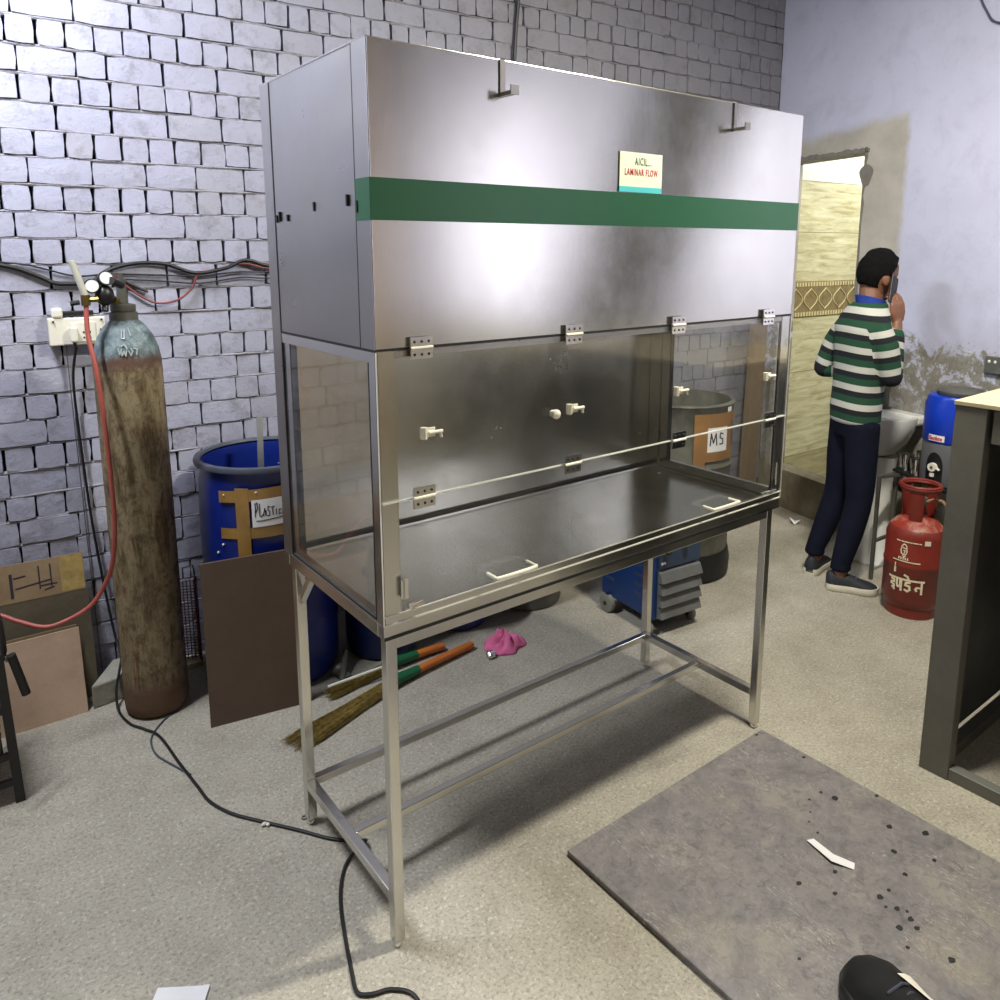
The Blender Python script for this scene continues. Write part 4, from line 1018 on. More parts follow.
b = MB(); b.tube([c + d_ * .01 + V((0, 0, -.03)), c + d_ * .01 + V((0, 0, -.046))], .011, 12); b.tube([c + sd * .02 + d_ * .01, c + sd * .034 + d_ * .01 + V((0, 0, -.01))], .006, 8); part('tap_spout', b, M['white'], tp, smooth=True)
fj2 = on_jug(JR + .005); b = MB(); g = []
for i in range(9): u = -.29 + .60 * i / 8; g += [fj2(u, tzt + .226, 1), fj2(u, tzt + .256, 1)]
b.add(g, [(2 * i, 2 * i + 2, 2 * i + 3, 2 * i + 1) for i in range(8)]); lb = part('name_sticker', b, M['paper'], jg)
b = MB(); zz = tzt + .232; X = lambda pts, o: [(-.25 + o * .070 + x * .052, zz + y * .018) for x, y in pts]
ribbon(b, [X([(0, 0), (0, 1), (.9, .95), (.9, .6), (0, .5), (.9, 0)], 0), X([(0, .5), (.8, .5), (.8, 0), (0, 0), (0, .3), (.8, .3)], 1), X([(.2, 0), (.2, .55)], 2), X([(0, 0), (0, .6), (.8, .6), (.8, 0)], 2.7), X([(0, 1), (0, 0), (.8, 0), (.8, .55), (0, .55)], 3.8), X([(0, 0), (0, .6), (.8, .6), (.8, 0), (0, 0)], 4.9), X([(0, .6), (.25, 0), (.5, .5), (.75, 0), (1, .6)], 6)], .0032, on_jug(JR + .0062), JR)
part('sticker_lettering', b, M['txt_red'], lb)
b = MB(); b.lathe([(.008, 0), (.028, .0), (.030, .004), (.036, .085), (.034, .085), (.028, .008), (.008, .006)], (0, 0, 0), 20)
tm = single('tumbler', b, M['chrome'], 'steel tumbler nearest the wash basin wall on the metal table', 'tumbler', 'steel tumblers on the metal table', smooth=True, angle=50)
tm.location = (3.395, .350, tzt)
for x, y, lab in ((3.280, .385, 'steel tumbler at the front left end of the metal table'), (3.225, .305, 'steel tumbler closest to the water jug on the metal table')):
    t = tm.copy(); C.objects.link(t); t.location = (x, y, tzt); t['label'] = lab

# LPG cylinder
lx, ly = 2.880, .128
lp = thing('lpg_cylinder', 'red cooking gas cylinder with white Hindi lettering on the floor beside the steel carcass', 'gas cylinder', (lx, ly, 0))
LR = .127
b = MB(); b.lathe([(LR - .03, .035), (LR - .012, .055), (LR, .09), (LR, .245), (LR + .003, .25), (LR + .003, .262), (LR, .267), (LR, .39), (LR - .012, .425), (LR - .040, .452), (.05, .470), (.02, .475)], (lx, ly, 0), 56); part('body', b, M['lpg'], lp, smooth=True, angle=60)
b = MB(); b.lathe([(LR - .0115, .424), (LR - .039, .4545), (.05, .4725), (.02, .477), (.02, .47)], (lx, ly, 0), 40, cap=False); part('dusty_shoulder', b, M['lpg_dust'], lp, smooth=True)
b = MB(); b.lathe([(LR - .022, 0), (LR - .018, 0), (LR - .018, .05), (LR - .03, .06), (LR - .034, .06), (LR - .022, .05)], (lx, ly, 0), 48, cap=False); part('foot_ring', b, M['lpg'], lp, smooth=True)
la = math.atan2(-1.437 - ly, -.758 - lx)
b = MB(); n = 20; 
for a0_, a1_ in ((-.55, .25), (1.9, 2.7), (-2.6, -1.8)):
    rs = []
    for i in range(9):
        a = la + a0_ + (a1_ - a0_) * i / 8; rs.append([V((lx + q * math.cos(a), ly + q * math.sin(a), z)) for q, z in ((.064, .455), (.069, .455), (.083, .61), (.078, .61))])
    b.rings(rs)
nk = part('collar_stay', b, M['lpg'], lp)
b = MB(); b.lathe([(.074, .605), (.083, .602), (.090, .612), (.091, .628), (.084, .634), (.074, .628)], (lx, ly, 0), 44, cap=False)
b.f.append(tuple()) if False else None
b.tube([(lx + .082 * math.cos(2 * PI * k / 44), ly + .082 * math.sin(2 * PI * k / 44), .618) for k in range(45)], .0105, 8); part('collar_ring', b, M['lpg'], lp, smooth=True)
b = MB(); b.tube([(lx, ly, .465), (lx, ly, .53)], .022, 12); b.tube([(lx, ly, .53), (lx, ly, .565)], .034, 14); part('valve', b, M['galv'], lp, smooth=True)
fl_ = lambda rr: (lambda u, v, h: V((lx + (rr + .0012 * h) * math.cos(la + u), ly + (rr + .0012 * h) * math.sin(la + u), v)))
def dv(pts, x0, sx=.285, z0=.138, hz=.058): return [(x0 + x * sx - .80, z0 + y * hz - (x0 + x * sx) * .0) for x, y in pts]
b = MB()
ribbon(b, [dv([(0, 1), (4.2, 1)], .0), dv([(.4, 1), (.4, .82), (.72, .78), (.74, .6), (.36, .55), (.34, .42), (.7, .36), (.74, .22), (.5, .14), (.78, 0)], 0),
           dv([(.92, 1), (.92, .5), (1.02, .32), (1.2, .32), (1.32, .5), (1.32, 1)], .05), dv([(1.62, 1), (1.62, .05)], .0),
           dv([(2.5, 1), (2.5, .82), (2.1, .78), (2.06, .56), (2.5, .52), (2.56, .24), (2.3, .08), (2.0, .18)], .02), dv([(2.5, 1), (2.3, 1.28), (1.95, 1.38)], 0),
           dv([(3.75, 1), (3.75, 0)], .06), dv([(3.72, .5), (3.2, .5), (3.06, .36), (3.18, .24)], .06)], .0092, fl_(LR + .001), LR)
part('hindi_lettering', b, M['white_ink'], lp)
b = MB(); ribbon(b, [[(-.60, .225), (-.60, .25)]], .010, fl_(LR + .001), LR); ribbon(b, [[(-.60, .25), (-.595, .268)]], .004, fl_(LR + .003), LR); part('flame_mark', b, M['white_ink'], lp)
b = MB(); w_ = []
for k in range(9): w_.append([(-.62 + k * .095, .378 - (.0)), (-.62 + k * .095 + (.05 if k % 3 else .065), .378)])
for k in range(11): w_.append([(-.70 + k * .085, .283), (-.70 + k * .085 + .055, .283)])
ribbon(b, w_, .005, fl_(LR + .001), LR); part('small_print', b, M['white_ink'], lp)
b = MB()
em = [[(-.42, .355), (-.36, .366), (-.28, .362), (-.25, .35)], [(-.42, .352), (-.45, .335), (-.42, .318)], [(-.26, .35), (-.24, .33), (-.27, .318)], [(-.38, .348), (-.30, .345)], [(-.36, .335), (-.30, .335), (-.33, .322)], [(-.40, .318), (-.28, .315)], [(-.38, .312), (-.33, .302), (-.28, .312)]]
ribbon(b, em, .0045, fl_(LR + .001), LR)
ribbon(b, [[(-.50 + k * .075, .292), (-.50 + k * .075, .300)] for k in range(5)], .005, fl_(LR + .001), LR); part('round_emblem', b, M['white_ink'], lp)
b = MB(); ribbon(b, [[(.36, .383), (.44, .383)]], .022, fl_(LR + .001), LR); part('white_tag', b, M['white'], lp)
b = MB(); b.tube(crom([(lx, ly - .03, .55), (lx + .01, ly - .07, .565), (lx + .01, ly - .11, .55), (lx + .02, ly - .15, .43), (lx + .04, ly - .165, .25), (lx + .08, ly - .17, .03), (lx + .20, ly - .20, .009)], 6), .0075, 8)
single('gas_pipe', b, plain('beige_rubber_pipe', rgb(140, 118, 92), .6), 'beige rubber pipe hanging from the red gas cylinder', 'pipe', smooth=True)

# switch plate on right wall, cable at top right
swp = thing('switch_plate', 'grey metal switch plate on the flaking right wall above the steel carcass', 'switch plate', rp(1.62, .01, 1.14))
b = MB(); vs = [rp(s, d, z) for s in (1.545, 1.74) for d in (.0, .022) for z in (1.105, 1.188)]; b.add(vs, [(0, 1, 3, 2), (4, 6, 7, 5), (0, 4, 5, 1), (2, 3, 7, 6), (0, 2, 6, 4), (1, 5, 7, 3)]); part('plate', b, M['mach_grey'], swp, bevel=.003)
b = MB()
for s in (1.568, 1.598): b.sphere(rp(s, .022, 1.162), (.007, .007, .009), 10, 7)
pieces('screw', b, M['white'], swp, smooth=True)
b = MB(); b.tube(crom([rp(1.22, .01, 3.2), rp(1.29, .01, 2.97), rp(1.36, .01, 2.82), rp(1.44, .01, 2.745), rp(1.7, .01, 2.70)], 6), .005, 6); single('wall_wire', b, M['rim'], 'thin grey wire curving down the top of the right wall', 'wire', smooth=True)

# ------------------------------------------------------------------ steel frame at the right
fr = thing('cabinet_carcass', 'large grey steel cabinet carcass without doors standing at the right edge', 'steel carcass', (2.1, -.9, 0))
FX, FY, FH, FD, FW = 1.745, -.437, 1.232, .80, .95
def fb(name, x0, y0, z0, x1, y1, z1, m, bv=.003, label=None):
    b = MB(); b.box(x0, y0, z0, x1, y1, z1); return part(name, b, m, fr, bevel=bv, label=label)
M['frame_face'] = two('mill_scale_steel', rgb(98, 97, 93), rgb(122, 121, 115), 3, .5, .3, .7, .1, .05)
M['frame_dark'] = two('dark_inner_steel', rgb(66, 68, 66), rgb(98, 102, 102), 2.5, .5, .35, .7, .0, .05)
for yy in (FY, FY - FW + .09):
    fb('front_post', FX, yy - .09, 0, FX + .05, yy, FH, M['frame_face'])
    fb('back_post', FX + FD - .05, yy - .09, 0, FX + FD, yy, FH, M['frame_face'])
fb('side_panel', FX + .05, FY - .010, .05, FX + FD - .05, FY - .004, FH, M['frame_dark'], 0, 'dark inner side panel')
fb('side_panel', FX + .05, FY - FW + .004, .05, FX + FD - .05, FY - FW + .010, FH, M['frame_dark'], 0)
fb('back_panel', FX + FD - .006, FY - FW + .09, .3, FX + FD, FY - .09, FH, M['frame_dark'], 0)
fb('bottom_rail', FX + .004, FY - FW + .09, 0, FX + .044, FY - .09, .042, M['rail_grey'], .002, 'lighter bottom rail')
for yy in (FY - .055, FY - FW + .015):
    fb('bottom_rail', FX + .05, yy, 0, FX + FD - .05, yy + .04, .042, M['rail_grey'], .002)
fb('bottom_rail', FX + FD - .044, FY - FW + .09, 0, FX + FD - .004, FY - .09, .042, M['rail_grey'], .002)
fb('top_rail', FX + .008, FY - FW + .09, FH - .105, FX + .04, FY - .105, FH - .004, M['rail_grey'], .002, 'lighter top rail')
fb('top_sheet', FX - .004, FY - FW, FH, FX + FD, FY + .003, FH + .014, M['ply'], .002, 'pale top sheet')

# ------------------------------------------------------------------ floor plate and litter
PT = .018
pt = thing('steel_plate', 'large scuffed grey steel plate lying on the floor in front of the stand', 'steel plate', (1.02, -.7, 0))
b = MB(); b.box(.552, -1.42, .002, 1.482, -.014, PT); part('sheet', b, M['plate'], pt, bevel=.003)
b = MB(); rn = random.Random(11)
spots = [(1.356, -.363, .012), (1.347, -.322, .006), (1.288, -.318, .005), (1.369, -.525, .010), (1.428, -.602, .011), (1.285, -.58, .010), (1.342, -.664, .007), (1.228, -.639, .008), (1.1, -.635, .010), (1.098, -.68, .008), (1.094, -.717, .009), (1.044, -.712, .010), (1.079, -.739, .008), (1.015, -.557, .007), (1.084, -.518, .007), (.97, -.48, .008), (.766, -.608, .005), (1.055, -.831, .010), (1.005, -.751, .006), (1.139, -.638, .006), (1.470, -.436, .007), (1.459, -.193, .007), (1.439, -.024, .006), (1.24, -.35, .004), (1.2, -.37, .004), (1.18, -.41, .005), (1.11, -.70, .005), (1.08, -.66, .005)]
for x, y, r_ in spots: b.add([(x + r_ * (1 + .3 * rn.uniform(-1, 1)) * math.cos(a), y + r_ * .8 * math.sin(a), PT + .0006) for a in [2 * PI * k / 12 for k in range(12)]], [tuple(range(12))])
pieces('burn_spot', b, M['gap'], pt)
b = MB(); z = PT + .001
q = [(1.123, -.409), (1.146, -.417), (1.128, -.488), (1.152, -.537), (1.131, -.547), (1.102, -.497)]
vs = [(q[0][0], q[0][1], z + .004), (q[1][0], q[1][1], z + .002), (q[2][0], q[2][1], z + .010), (q[5][0], q[5][1], z + .008), (q[3][0], q[3][1], z + .003), (q[4][0], q[4][1], z + .001)]
b.add(vs, [(0, 1, 2, 3), (3, 2, 4, 5)]); o = single('paper_strip', b, M['paper'], 'bent strip of white paper on the steel plate', 'paper'); so = o.modifiers.new('t', 'SOLIDIFY'); so.thickness = .0008
b = MB(); m = Matrix.Translation((-.448, .205, .0015)) @ Matrix.Rotation(math.radians(-34), 4, 'Z'); b.box(-.060, -.09, 0, .060, .03, .003, m); b.box(.045, -.09, .003, .060, .03, .005, m)
single('paper_packet', b, M['paper'], 'white paper packet on the floor at the bottom edge of the picture', 'paper')
b = MB(); b.sphere((-.095, .622, .007), (.010, .006, .006), 8, 6); b.sphere((-.086, .615, .006), (.006, .007, .005), 8, 6); single('white_scrap', b, M['white'], 'small white scrap on the floor beside the black cord', 'scrap')
b = MB(); m = Matrix.Translation((3.52, 1.14, .0)); b.add([m @ V(p) for p in ((-.03, -.02, .004), (.02, -.03, .03), (.035, .02, .006), (-.01, .03, .035), (0, 0, .012))], [(0, 1, 4), (1, 2, 4), (2, 3, 4), (3, 0, 4)]); o = single('paper_scrap', b, M['paper'], 'crumpled white scrap on the floor below the tiled opening', 'scrap'); so = o.modifiers.new('t', 'SOLIDIFY'); so.thickness = .001
b = MB(); b.lathe([(.006, 0), (.009, .0), (.009, .004), (.006, .004), (.006, 0)], (0.015, .58, 0), 12, cap=False); single('small_washer', b, M['galv'], 'tiny dark washer on the floor left of the stand', 'washer')
# ------------------------------------------------------------------ person
def remeshed(mb, name, m, voxel, smooth_it=4, stripe=None):
    me = mb.mesh(name + '_raw', m)
    o = bpy.data.objects.new(name + '_raw', me); C.objects.link(o)
    r_ = o.modifiers.new('r', 'REMESH'); r_.mode = 'VOXEL'; r_.voxel_size = voxel
    s_ = o.modifiers.new('s', 'SMOOTH'); s_.iterations = smooth_it; s_.factor = .5
    bpy.context.view_layer.update()
    out = bpy.data.meshes.new_from_object(o.evaluated_get(bpy.context.evaluated_depsgraph_get())); out.name = name
    bpy.data.objects.remove(o); bpy.data.meshes.remove(me)
    for p in out.polygons: p.use_smooth = True
    if stripe:
        at = out.attributes.new('stripe', 'FLOAT', 'POINT')
        at.data.foreach_set('value', [stripe(v.co) for v in out.vertices])
    return out
def limb(mb, pts, radii, n=14, k=4):
    P = crom(pts, k); m = len(pts) - 1; R_ = []
    for i in range(len(P)):
        t = i / (len(P) - 1) * m; a = min(int(t), m - 1); f = t - a; R_.append(radii[a] * (1 - f) + radii[a + 1] * f)
    d0 = (P[0] - P[1]).normalized(); d1 = (P[-1] - P[-2]).normalized()
    P = [P[0] + d0 * R_[0] * .8, P[0] + d0 * R_[0] * .5] + P + [P[-1] + d1 * R_[-1] * .5, P[-1] + d1 * R_[-1] * .8]
    R_ = [R_[0] * .5, R_[0] * .85] + R_ + [R_[-1] * .85, R_[-1] * .5]
    mb.tube(P, 0, n, radii=R_); return mb
def loft(mb, secs, n=24):
    """secs: (cx, cy, z, rx, ry)"""
    mb.rings([[V((cx + rx * math.copysign(abs(math.cos(2 * PI * j / n)) ** .85, math.cos(2 * PI * j / n)), cy + ry * math.copysign(abs(math.sin(2 * PI * j / n)) ** .85, math.sin(2 * PI * j / n)), z)) for j in range(n)] for cx, cy, z, rx, ry in secs]); return mb

PHI = math.radians(-28)
per = thing('person', 'person in green, white and navy striped sweater standing with a phone at the ear', 'person', (2.95, .50, 0))
per.rotation_euler = (0, 0, PHI - PI / 2)      # local +y is forward
SH_R, EL_R, WR_R = V((.140, .0, 1.358)), V((.160, .058, 1.098)), V((.098, .108, 1.352))
SH_L, EL_L, WR_L = V((-.148, .0, 1.352)), V((-.222, -.055, 1.095)), V((-.09, .13, 1.09))
HIP_R, KN_R, AN_R = V((.058, .0, .86)), V((.078, .0, .47)), V((.095, -.085, .085))
HIP_L, KN_L, AN_L = V((-.072, .0, .86)), V((-.105, .0, .47)), V((-.123, -.094, .085))
HC = V((-.012, .066, 1.584))
hm = Matrix.Translation(HC) @ Matrix.Rotation(math.radians(4), 4, 'Z') @ Matrix.Rotation(math.radians(-12), 4, 'X') @ Matrix.Rotation(math.radians(6), 4, 'Y')
def hp_(x, y, z): return hm @ V((x, y, z))
def hand(mb, wrist, palm_dir, side, nrm, curl, L=.082, sp=.2):
    """palm plus four fingers and a thumb; side points towards the index finger, nrm out of the palm"""
    pd = palm_dir.normalized(); sd_ = (side - pd * side.dot(pd)).normalized(); nm = nrm.normalized()
    kn = wrist + pd * L
    for t in (-.028, -.009, .010, .028): mb.tube([wrist + sd_ * t * .55, wrist + pd * L * .5 + sd_ * t * .9, kn + sd_ * t], 0, 8, radii=[.016, .0165, .0125])
    for t, fl_len in ((.031, .070), (.0105, .078), (-.0105, .072), (-.030, .056)):
        p = kn + sd_ * t; pts = [p - pd * .01, p]; ang = 0; d = pd
        for seg, fr_ in ((.45, curl * .8), (.32, curl), (.23, curl * .8)):
            ang += fr_; d = (pd * math.cos(ang) + nm * math.sin(ang)).normalized(); p = p + d * fl_len * seg; pts.append(p)
        mb.tube(pts, 0, 8, radii=[.0095, .0088, .0083, .0075, .006])
    b0 = wrist + pd * .022 + sd_ * .022; t1 = b0 + (sd_ * .8 + pd * .5 + nm * .45).normalized() * .034; t2 = t1 + (sd_ * .25 + pd * .8 + nm * .6).normalized() * .030; t3 = t2 + (pd * .9 + nm * .45 - sd_ * .1).normalized() * .022
    mb.tube([b0, t1, t2, t3], 0, 8, radii=[.015, .012, .0105, .008])
body = MB()
# skull, face, neck
secs = [(-.112, .0, .030, .030, .01), (-.100, .01, .048, .055, 0), (-.075, .01, .060, .078, 0), (-.03, .0, .070, .092, 0), (.02, -.004, .075, .098, 0), (.06, -.006, .070, .090, 0), (.09, -.008, .055, .070, 0), (.108, -.01, .028, .036, 0)]
body.rings([[hp_(rx * math.cos(2 * PI * j / 24), cyv + (ry + (0.012 if math.sin(2 * PI * j / 24) > 0 and z < -.03 else 0)) * math.sin(2 * PI * j / 24), z) for j in range(24)] for z, cyv, rx, ry, _ in secs])
body.tube([hp_(0, .088, .01), hp_(0, .112, -.032), hp_(0, .092, -.040)], 0, 8, radii=[.008, .014, .010])          # nose
body.tube([hp_(-.02, .094, -.064), hp_(0, .101, -.064), hp_(.02, .094, -.064)], .007, 8)                           # lips
body.tube([hp_(0, .075, -.10), hp_(0, .088, -.098)], .018, 8)                                                      # chin
for s in (-1, 1):
    body.sphere(hp_(s * .077, -.008, -.018), (.010, .020, .032), 10, 8)                                            # ears
limb(body, [(.0, .02, 1.40), (-.004, .030, 1.45), hp_(0, -.015, -.07)], [.062, .055, .052])
loft(body, [(-.01, 0, .82, .09, .06), (-.01, 0, .90, .108, .074), (-.005, .0, 1.0, .115, .080), (0, .0, 1.15, .120, .082), (0, .0, 1.28, .130, .082), (0, .01, 1.37, .12, .07), (0, .02, 1.41, .07, .055)])
for sh, el, wr in ((SH_R, EL_R, WR_R), (SH_L, EL_L, WR_L)):
    limb(body, [sh + V((-.025 if sh.x > 0 else .025, 0, -.02)), el], [.036, .036]); limb(body, [el, (el + wr) / 2, wr], [.038, .034, .026])
for hip, kn, an in ((HIP_R, KN_R, AN_R), (HIP_L, KN_L, AN_L)):
    limb(body, [hip, kn], [.066, .048]); limb(body, [kn, kn * .6 + an * .4, an], [.048, .047, .034])
limb(body, [AN_R + V((0, 0, -.03)), AN_R + V((.03, .06, -.05))], [.026, .018]); limb(body, [AN_L + V((0, 0, -.03)), AN_L + V((-.04, .05, -.05))], [.026, .018])
PH = hp_(.090, .040, -.060)                                        # phone centre
hand(body, WR_R + V((-.002, .004, .012)), V((-.02, -.08, .9)), V((-.1, .9, .1)), V((-.95, -.25, .1)), .55)
hand(body, WR_L + V((.02, .01, 0)), V((.9, .35, .05)), V((0, .2, .95)), V((.2, -.9, 0)), .35)
me = remeshed(body, 'body', M['skin'], .0048, 2)
bo = bpy.data.objects.new('body', me); C.objects.link(bo); bo.parent = per
def pc(name, me, label=None, par=per):
    o = bpy.data.objects.new(name, me); C.objects.link(o); o.parent = par
    if label: o['label'] = label
    return o
# hair
hr = MB(); rn = random.Random(9); n, m_ = 56, 30; g = []
for i in range(m_ + 1):
    th_ = PI * i / m_
    for j in range(n):
        ph = 2 * PI * j / n; x, y, z = math.sin(th_) * math.cos(ph), math.sin(th_) * math.sin(ph), math.cos(th_)
        lim = -.66 if y < -.1 else (-.66 + (y + .1) * 1.9)           # hair line: low at the nape, high at the brow
        if abs(x) > .75 and -.25 < y < .25: lim = max(lim, -.22)
        r_ = 1.0 if z > lim else max(.80, 1.0 - (lim - z) * 1.2)
        r_ += .045 * mnoise.noise(V((x * 3.5, y * 3.5, z * 3.5))) + .05 * mnoise.noise(V((x * 9, y * 9, z * 5)))
        zz = max(z, lim - .25)
        g.append(hp_(.081 * x * r_, -.006 + .103 * y * r_, .012 + .116 * zz * r_))
hr.rings([g[i * n:(i + 1) * n] for i in range(1, m_)])
hme = remeshed(hr, 'hair', M['hair'], .005, 1); pc('hair', hme, 'short black hair')
ey = MB()
for s in (-1, 1):
    ey = MB(); ey.sphere(hp_(s * .031, .078, -.006), (.011, .009, .009), 10, 8); pc('eye', ey.mesh('eye', M['white'], True))
pass
# collar
co = MB(); n = 26; rs = []
for rr, dz, dy_ in ((.066, -.015, 0), (.068, .012, .0), (.071, .032, -.002), (.064, .034, 0), (.061, .0, 0)):
    rs.append([V((.006 + rr * math.cos(2 * PI * j / n), .026 + dy_ + rr * 1.02 * math.sin(2 * PI * j / n), 1.436 + dz - .018 * math.sin(2 * PI * j / n))) for j in range(n)])
co.rings(rs, cap=False); pc('shirt_collar', co.mesh('shirt_collar', M['collar'], True), 'blue shirt collar')
# sweater
sw = MB()
loft(sw, [(-.008, .0, .845, .120, .088), (-.008, .0, .86, .136, .100), (-.008, -.002, .93, .138, .102), (-.004, .0, 1.02, .137, .101), (0, .002, 1.13, .144, .104), (0, .0, 1.24, .153, .106), (0, .0, 1.325, .157, .102), (0, .006, 1.382, .142, .090), (0, .016, 1.425, .106, .080), (.003, .024, 1.448, .074, .072)], 28)
for sh, el, wr, e in ((SH_R, EL_R, WR_R, .78), (SH_L, EL_L, WR_L, .92)):
    limb(sw, [sh + V((-.035 if sh.x > 0 else .035, 0, -.012)), sh * .55 + el * .45, el], [.056, .058, .051], 18); limb(sw, [el, el * .5 + wr * .5, el.lerp(wr, e)], [.051, .046, .040], 18)
def seg_t(p, a, b_):
    d = b_ - a; t = max(0, min(1, (p - a).dot(d) / d.length_squared)); return t, (a + d * t - p).length
def stripe(co_):
    best = None; p = V(co_)
    for sh, el, wr in ((SH_R, EL_R, WR_R), (SH_L, EL_L, WR_L)):
        t1_, d1 = seg_t(p, sh + (sh - el) * .35, el); t1_ = t1_ * 1.35 - .35; t2_, d2 = seg_t(p, el, wr); L1 = (el - sh).length; L2_ = (wr - el).length
        tor = (p.x / .142) ** 2 + (p.y / .098) ** 2
        if min(d1, d2) < .070 and tor > 1.06 and p.z < 1.345 + .3 * (d2 < d1):
            s_ = t1_ * L1 if d1 <= d2 else L1 + t2_ * L2_
            if best is None: best = 1.358 - s_
    if best is not None: return best + 1.0
    return p.z + 1.0 - .012 * math.cos(p.x * 9)
sme = remeshed(sw, 'sweater', M['sweater'], .007, 4, stripe); pc('sweater', sme, 'green, white and navy striped sweater')
# trousers
tr = MB()
loft(tr, [(-.01, 0, .78, .118, .084), (-.01, .0, .86, .130, .094), (-.01, 0, .90, .128, .092), (-.01, 0, .95, .120, .086)], 24)
for hip, kn, an in ((HIP_R, KN_R, AN_R), (HIP_L, KN_L, AN_L)):
    limb(tr, [hip + V((0, 0, -.02)), hip.lerp(kn, .5), kn, kn.lerp(an, .45), an + V((0, 0, .055))], [.082, .076, .064, .060, .046], 18)
    tr.lathe([(.046, 0), (.051, .015), (.048, .035), (.044, .05)], an + V((0, 0, .02)), 18)
tme = remeshed(tr, 'trousers', M['navy'], .008, 4); pc('trousers', tme, 'dark navy trousers')
# shoes
def shoe(heel, toe, par, up_m, so_m, z0=0, k=1.0, nm='shoe'):
    heel, toe = V((heel[0], heel[1], 0)), V((toe[0], toe[1], 0)); d = toe - heel; L = d.length; d.normalize(); s = V((-d.y, d.x, 0))
    def ring(t, w0, z_, w, n=18): 
        return None
    outline = [(0, .018), (.04, .030), (.15, .036), (.35, .036), (.5, .038), (.70, .048), (.85, .046), (.95, .032), (1.0, .010)]
    def poly(scale, off=0): return [heel + d * (t * L) + s * (w * scale * k) for t, w in outline] + [heel + d * (t * L) - s * (w * scale * k) for t, w in reversed(outline)]
    up = MB(); hs = {0: .075, .04: .088, .15: .092, .35: .082, .5: .072, .70: .056, .85: .047, .95: .038, 1.0: .028}
    rs = []
    for t, w in outline:
        c_ = heel + d * (t * L); h = hs[t] * k; r_ = []
        for j in range(13):
            a = PI * j / 12; r_.append(c_ + s * (w * k * .97 * math.cos(a)) + V((0, 0, z0 + .016 * k + (h - .016 * k) * math.sin(a) ** .8)))
        rs.append(r_)
    up.rings(rs, close=True)
    uo = part_local(nm, up, up_m, par)
    so_ = MB(); base = poly(1.04); n = len(base)
    so_.rings([[p + V((0, 0, z0 + z)) for p in poly(q)] for q, z in ((.98, .0), (1.08, .005), (1.08, .026), (.99, .036))]); part_local('sole', so_, so_m, uo)
    la_ = MB()
    for t in (.40, .48, .56): c_ = heel + d * (t * L); la_.tube([c_ + s * .022 * k + V((0, 0, z0 + hs[.5] * k * .86)), c_ + V((0, 0, z0 + hs[.5] * k * 1.02 + (.5 - t) * .04)), c_ - s * .022 * k + V((0, 0, z0 + hs[.5] * k * .86))], .003, 5)
    part_local('laces', la_, M['rim'], uo)
    return uo
def part_local(name, mb, m, par):
    o = bpy.data.objects.new(name, mb.mesh(name, m, True, angle=60)); C.objects.link(o); o.parent = par; return o
shoe((.066, -.140), (.180, .076), per, M['shoe'], M['sole'], 0, 1.12)
shoe((-.088, -.140), (-.243, .048), per, M['shoe'], M['sole'], 0, 1.12)
# phone in the right hand
m = per.matrix_basis if False else Matrix.Translation((2.95, .50, 0)) @ Matrix.Rotation(PHI - PI / 2, 4, 'Z')
phm = m @ Matrix.Translation(PH) @ Matrix.Rotation(math.radians(32), 4, 'Z') @ Matrix.Rotation(math.radians(-24), 4, 'X') @ Matrix.Rotation(math.radians(-6), 4, 'Y')
phn = thing('mobile_phone', 'dark mobile phone held to the right ear of the person in the striped sweater', 'phone', phm.translation)
b = MB(); b.box(-.004, -.036, -.072, .004, .036, .072, phm); part('case', b, M['black'], phn, bevel=.003)
b = MB(); b.box(-.0047, -.033, -.068, -.0040, .033, .068, phm); part('screen', b, M['black_paint'], phn)

# dark shoe at the bottom edge, standing on the plate
sh = thing('trainer', 'black trainer with a white side panel on the steel plate at the bottom edge', 'shoe', (.86, -.80, PT))
def shoe_world(o, heel, toe, k):
    shoe((heel[0] - o.location.x, heel[1] - o.location.y), (toe[0] - o.location.x, toe[1] - o.location.y), o, M['black'], M['black_paint'], 0, k, 'upper')
shoe_world(sh, (.720, -.995), (.838, -.705), 1.6)
up_ = [c for c in sh.children if c.name.startswith('upper')][0]
hl, tl_ = V((.720, -.995, 0)), V((.838, -.705, 0)); dl = (tl_ - hl); LL = dl.length; dl.normalize(); sl = V((dl.y, -dl.x, 0))
b = MB(); rs = []
for t, w, h in ((.20, .036, .089), (.35, .036, .083), (.48, .038, .075), (.60, .044, .066), (.68, .047, .060)):
    c_ = hl + dl * (t * LL); rs.append([c_ + sl * (w * 1.6 * 1.0 * math.cos(a) + .0025) + V((0, 0, PT + .026 + (h * 1.6 - .0256) * math.sin(a) ** .8 + .001)) for a in (.1, .4, .7, 1.0, 1.3)])
b.rings(rs, close=False, cap=False)
me = b.mesh('side_panel', plain('white_shoe_panel', rgb(232, 228, 214), .6), True, sh.location); so_ = bpy.data.objects.new('side_panel', me); C.objects.link(so_); so_.parent = up_
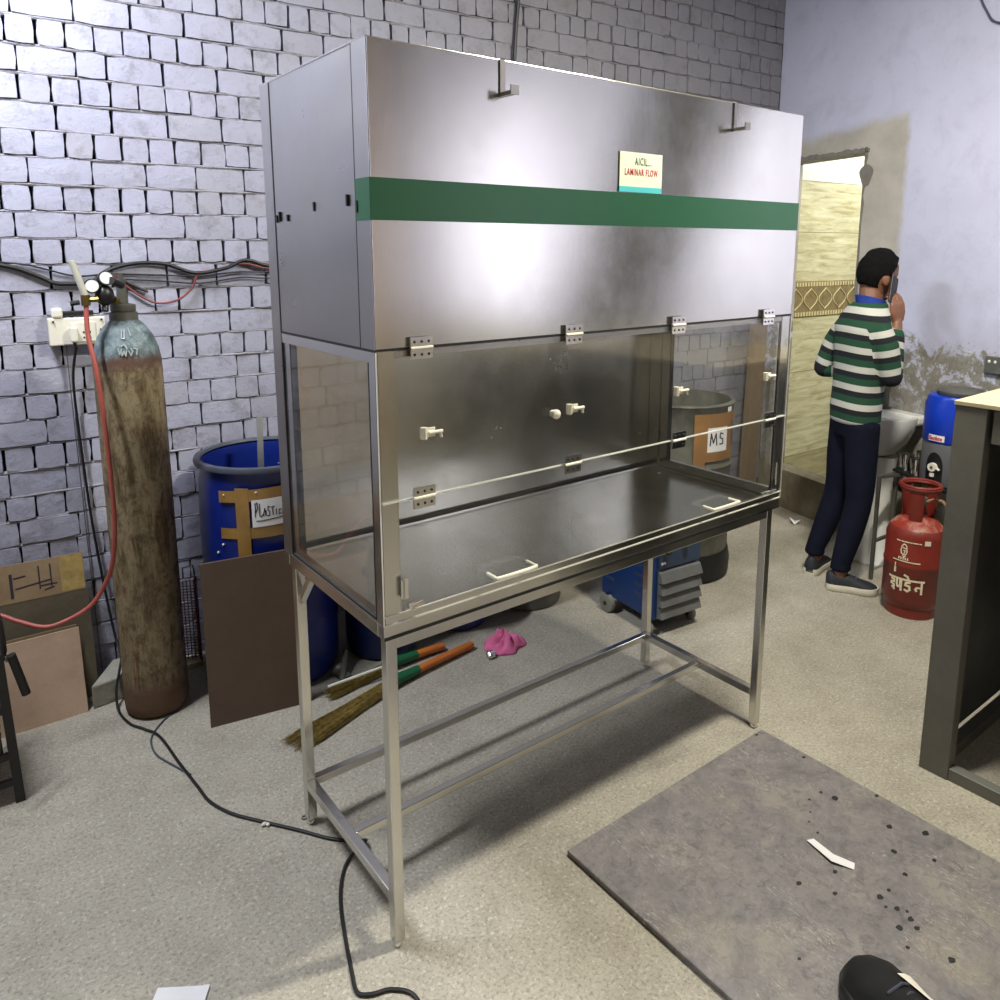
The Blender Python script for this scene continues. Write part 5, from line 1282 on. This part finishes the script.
# ------------------------------------------------------------------ camera, lights
cam_d = bpy.data.cameras.new('camera'); cam = bpy.data.objects.new('camera', cam_d); C.objects.link(cam)
R_ = ((0.79749586, -0.60331746, -0.00289925), None, None)
right = V((0.797497, -0.603317, -0.0029)).normalized()
yaw, pitch = math.radians(37.0785), math.radians(-10.0938)
fwd = V((math.sin(yaw) * math.cos(pitch), math.cos(yaw) * math.cos(pitch), math.sin(pitch)))
right = (right - fwd * right.dot(fwd)).normalized(); up = right.cross(fwd)
mw = Matrix((right, up, -fwd)).transposed().to_4x4(); mw.translation = V((-.7580, -1.4368, 1.6951)); cam.matrix_world = mw
cam_d.sensor_fit = 'HORIZONTAL'; cam_d.sensor_width = 36.0; cam_d.lens = 36.0 * .76833
cam_d.shift_x = 0.0; cam_d.shift_y = -.1110; cam_d.clip_start = .02
bpy.context.scene.camera = cam
def area(name, loc, target, sx, sy, power, col):
    l = bpy.data.lights.new(name, 'AREA'); l.shape = 'RECTANGLE'; l.size = sx; l.size_y = sy; l.energy = power; l.color = col
    o = bpy.data.objects.new(name, l); C.objects.link(o); o.location = loc
    d = V(target) - V(loc); o.rotation_euler = d.to_track_quat('-Z', 'Y').to_euler(); return o
area('tube_light_left', (-.95, 1.12, 3.2), (-.1, .3, .3), .9, .08, 92, (.93, .96, 1))
area('tube_light_right', (1.45, -.42, 3.35), (1.5, -.2, 0), .5, .10, 122, (1, .95, .80))
area('ceiling_bounce', (0.4, -2.4, 3.7), (.6, -.2, 0), 2.6, 1.6, 18, (1, .98, .94))
area('washroom_light', (4.9, .4, 2.75), (4.2, 1.5, 1.6), .5, .5, 42, (1, .98, .90))
area('added_wash_near', (2.55, -1.20, 1.9), (3.2, -1.32, 1.9), .25, 1.2, 6, (1, .94, .80))  # added light, brightens the unseen wall that the steel front reflects
area('added_wash_far', (2.0, -2.85, 1.9), (2.8, -3.05, 1.9), .12, 1.4, 26, (1, .94, .80))  # second added light, makes the left bright band in the steel reflection
w = bpy.data.worlds.new('world'); bpy.context.scene.world = w; w.use_nodes = True
w.node_tree.nodes['Background'].inputs[0].default_value = (.62, .65, .72, 1); w.node_tree.nodes['Background'].inputs[1].default_value = .10
sc = bpy.context.scene
sc.view_settings.view_transform = 'Standard'; sc.view_settings.exposure = 0.0
sc.cycles.max_bounces = 8; sc.cycles.transparent_max_bounces = 16; sc.cycles.caustics_reflective = False; sc.cycles.caustics_refractive = False
sc.cycles.use_denoising = True
sc.cycles.sample_clamp_indirect = 6.0
